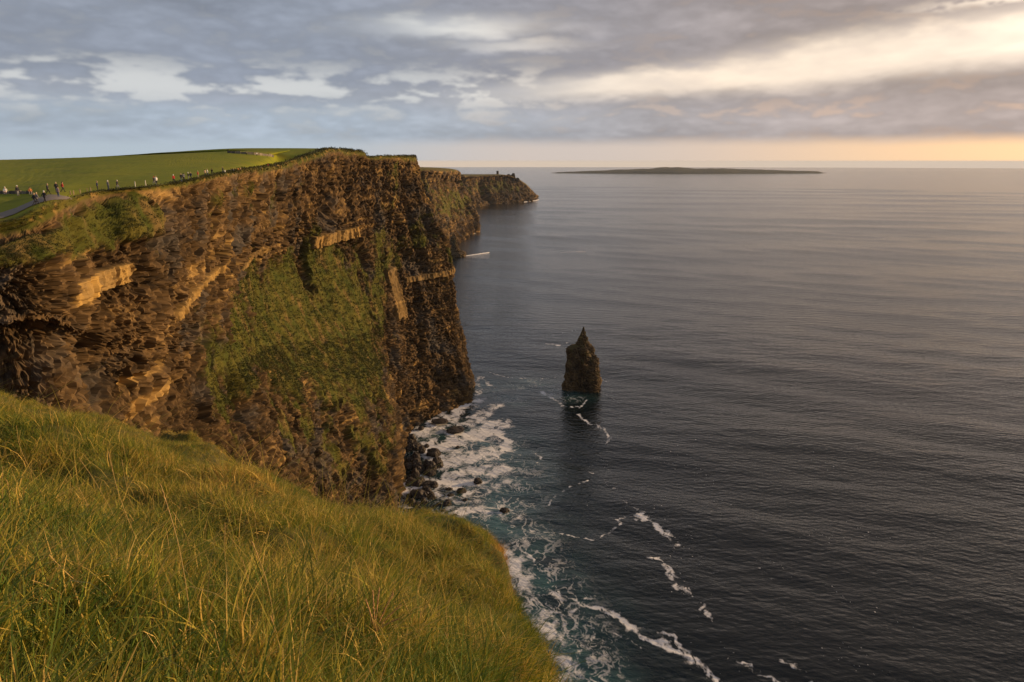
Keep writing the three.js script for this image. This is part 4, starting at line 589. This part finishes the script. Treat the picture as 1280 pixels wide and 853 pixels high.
function person(px, py, pose, turn, coat, legs, hair, label, group, extra) {
  const p = onField(px, py); if (!p) return; const f = FIG[pose], g = new THREE.BufferGeometry(), n = f.P.length / 3, C = new Float32Array(n * 3);
  for (let i = 0; i < n; i++) {
    const x = f.P[i * 3], y = f.P[i * 3 + 1], z = f.P[i * 3 + 2], hand = f.hands.some((h) => Math.hypot(x - h[0], y - h[1], z - h[2]) < 0.07);
    const c = y > f.top + 0.035 || (y > f.top - 0.10 && z < 0.02) ? hair : y > f.top - 0.15 || hand ? skin : y > f.hipY - 0.06 && !(pose === 'sit' && z > 0.2 && Math.abs(x) < 0.2 && y < 0.58) ? coat : y < 0.10 ? [0.04, 0.035, 0.03] : legs;
    C.set(c, i * 3);
  }
  g.setAttribute('position', new THREE.BufferAttribute(f.P, 3)); g.setAttribute('normal', new THREE.BufferAttribute(f.Nn, 3)); g.setAttribute('color', new THREE.BufferAttribute(C, 3));
  const m = new THREE.Mesh(g, personMat); m.position.set(p.x, p.y - 0.03 + (pose === 'sit' ? 0.02 : 0), p.z); m.rotation.y = turn;
  if (extra === 'pack') { const b = new THREE.SphereGeometry(1, 12, 10); b.scale(0.15, 0.24, 0.11); part(plain(b, [0.5, 0.46, 0.42]), personMat, 'backpack', m).position.set(0, f.top - 0.42, -0.20); }
  tag(m, 'person', label, 'person', group);
}
const dark = [0.035, 0.035, 0.045], navy = [0.04, 0.05, 0.09], white_ = [0.75, 0.72, 0.68], grey = [0.2, 0.2, 0.21], red = [0.4, 0.06, 0.05], tan = [0.4, 0.3, 0.2], orange = [0.5, 0.2, 0.06], blond = [0.45, 0.35, 0.2], black = [0.02, 0.018, 0.016], jeans = [0.07, 0.09, 0.14];
person(43.5, 256.4, 'walk', 2.6, dark, dark, tan, 'person in dark jacket and trousers walking at the front of a pair on the path'); person(46.6, 255.6, 'walk', 2.7, grey, dark, blond, 'person in grey top walking beside a darker dressed companion on the path');
person(56, 253.4, 'walk', 2.9, dark, black, white_, 'person in black with a white hat walking alone on the path'); person(22.5, 245.2, 'stand', 1.2, dark, grey, white_, 'person in dark top and grey trousers with a pale backpack by the low wall', null, 'pack');
person(7, 243.5, 'sit', 0.4, white_, [0.6, 0.4, 0.36], white_, 'person in white sitting on the low stone wall'); person(38, 244, 'sit', 0.6, orange, grey, black, 'person in an orange top sitting at the end of the low stone wall');
person(60, 243, 'walk', 1.8, dark, black, tan, 'person in dark clothes stepping off the path into the field'); person(73, 247, 'stand', 2.8, [0.3, 0.22, 0.22], jeans, black, 'person in a dull pink top standing where the path narrows'); person(71, 241, 'stand', 0.5, dark, navy, blond, 'person in a dark jacket standing behind the narrow end of the path'); person(78.5, 240, 'walk', 2.2, red, dark, black, 'person in a dark red jacket near the stone posts');
person(122, 238.4, 'stand', 2.0, navy, dark, tan, 'person in a navy jacket standing at the near end of the bank crest'); person(135.5, 237.6, 'stand', 2.6, grey, jeans, white_, 'person with pale hair and grey top on the bank crest'); person(147, 236.8, 'walk', 1.4, dark, grey, white_, 'person with a white hat and dark coat walking along the bank crest');
for (const [px, py, pose, coat, legs, hair, label] of [[193, 231.5, 'walk', dark, grey, red, 'person with a red hat on the crest between the two marker posts and a crowd'], [195.5, 231, 'stand', white_, dark, blond, 'person in a white top beside a walker with a red hat'], [217.5, 229.6, 'walk', red, dark, white_, 'person in red with a white hat in the middle of the crest path']]) person(px, py, pose, px, coat, legs, hair, label);
[[227, 229, dark, jeans, tan], [230, 228.6, grey, dark, black], [236, 228.4, dark, grey, white_], [239, 228, navy, dark, blond], [248, 227, red, tan, blond], [257, 225, tan, dark, black], [260, 224.6, white_, jeans, blond], [265.5, 223, black, dark, black], [279, 220, dark, navy, tan], [281.5, 219.6, white_, grey, blond], [289, 218.4, dark, dark, black], [292, 217.8, grey, navy, tan], [295, 217.2, dark, dark, blond], [298, 216.4, orange, grey, black], [301, 215.8, tan, dark, black]].forEach(([px, py, coat, legs, hair], i) => person(px, py, i % 3 ? 'stand' : 'walk', px * 1.3, coat, legs, hair, 'distant walker in the crowd strung along the cliff edge path', 'walkers along the cliff edge path'));
[[335, 209.5, red], [344, 210.5, dark], [326, 212.5, white_], [308, 193.6, tan], [321, 195, white_], [334, 196.5, tan], [285, 190.4, black]].forEach(([px, py, coat], i) => person(px, py, 'stand', i, coat, dark, black, 'tiny far walker on the hill above the cliff edge path', 'far walkers on the hill'));
renderer.render(scene, camera);
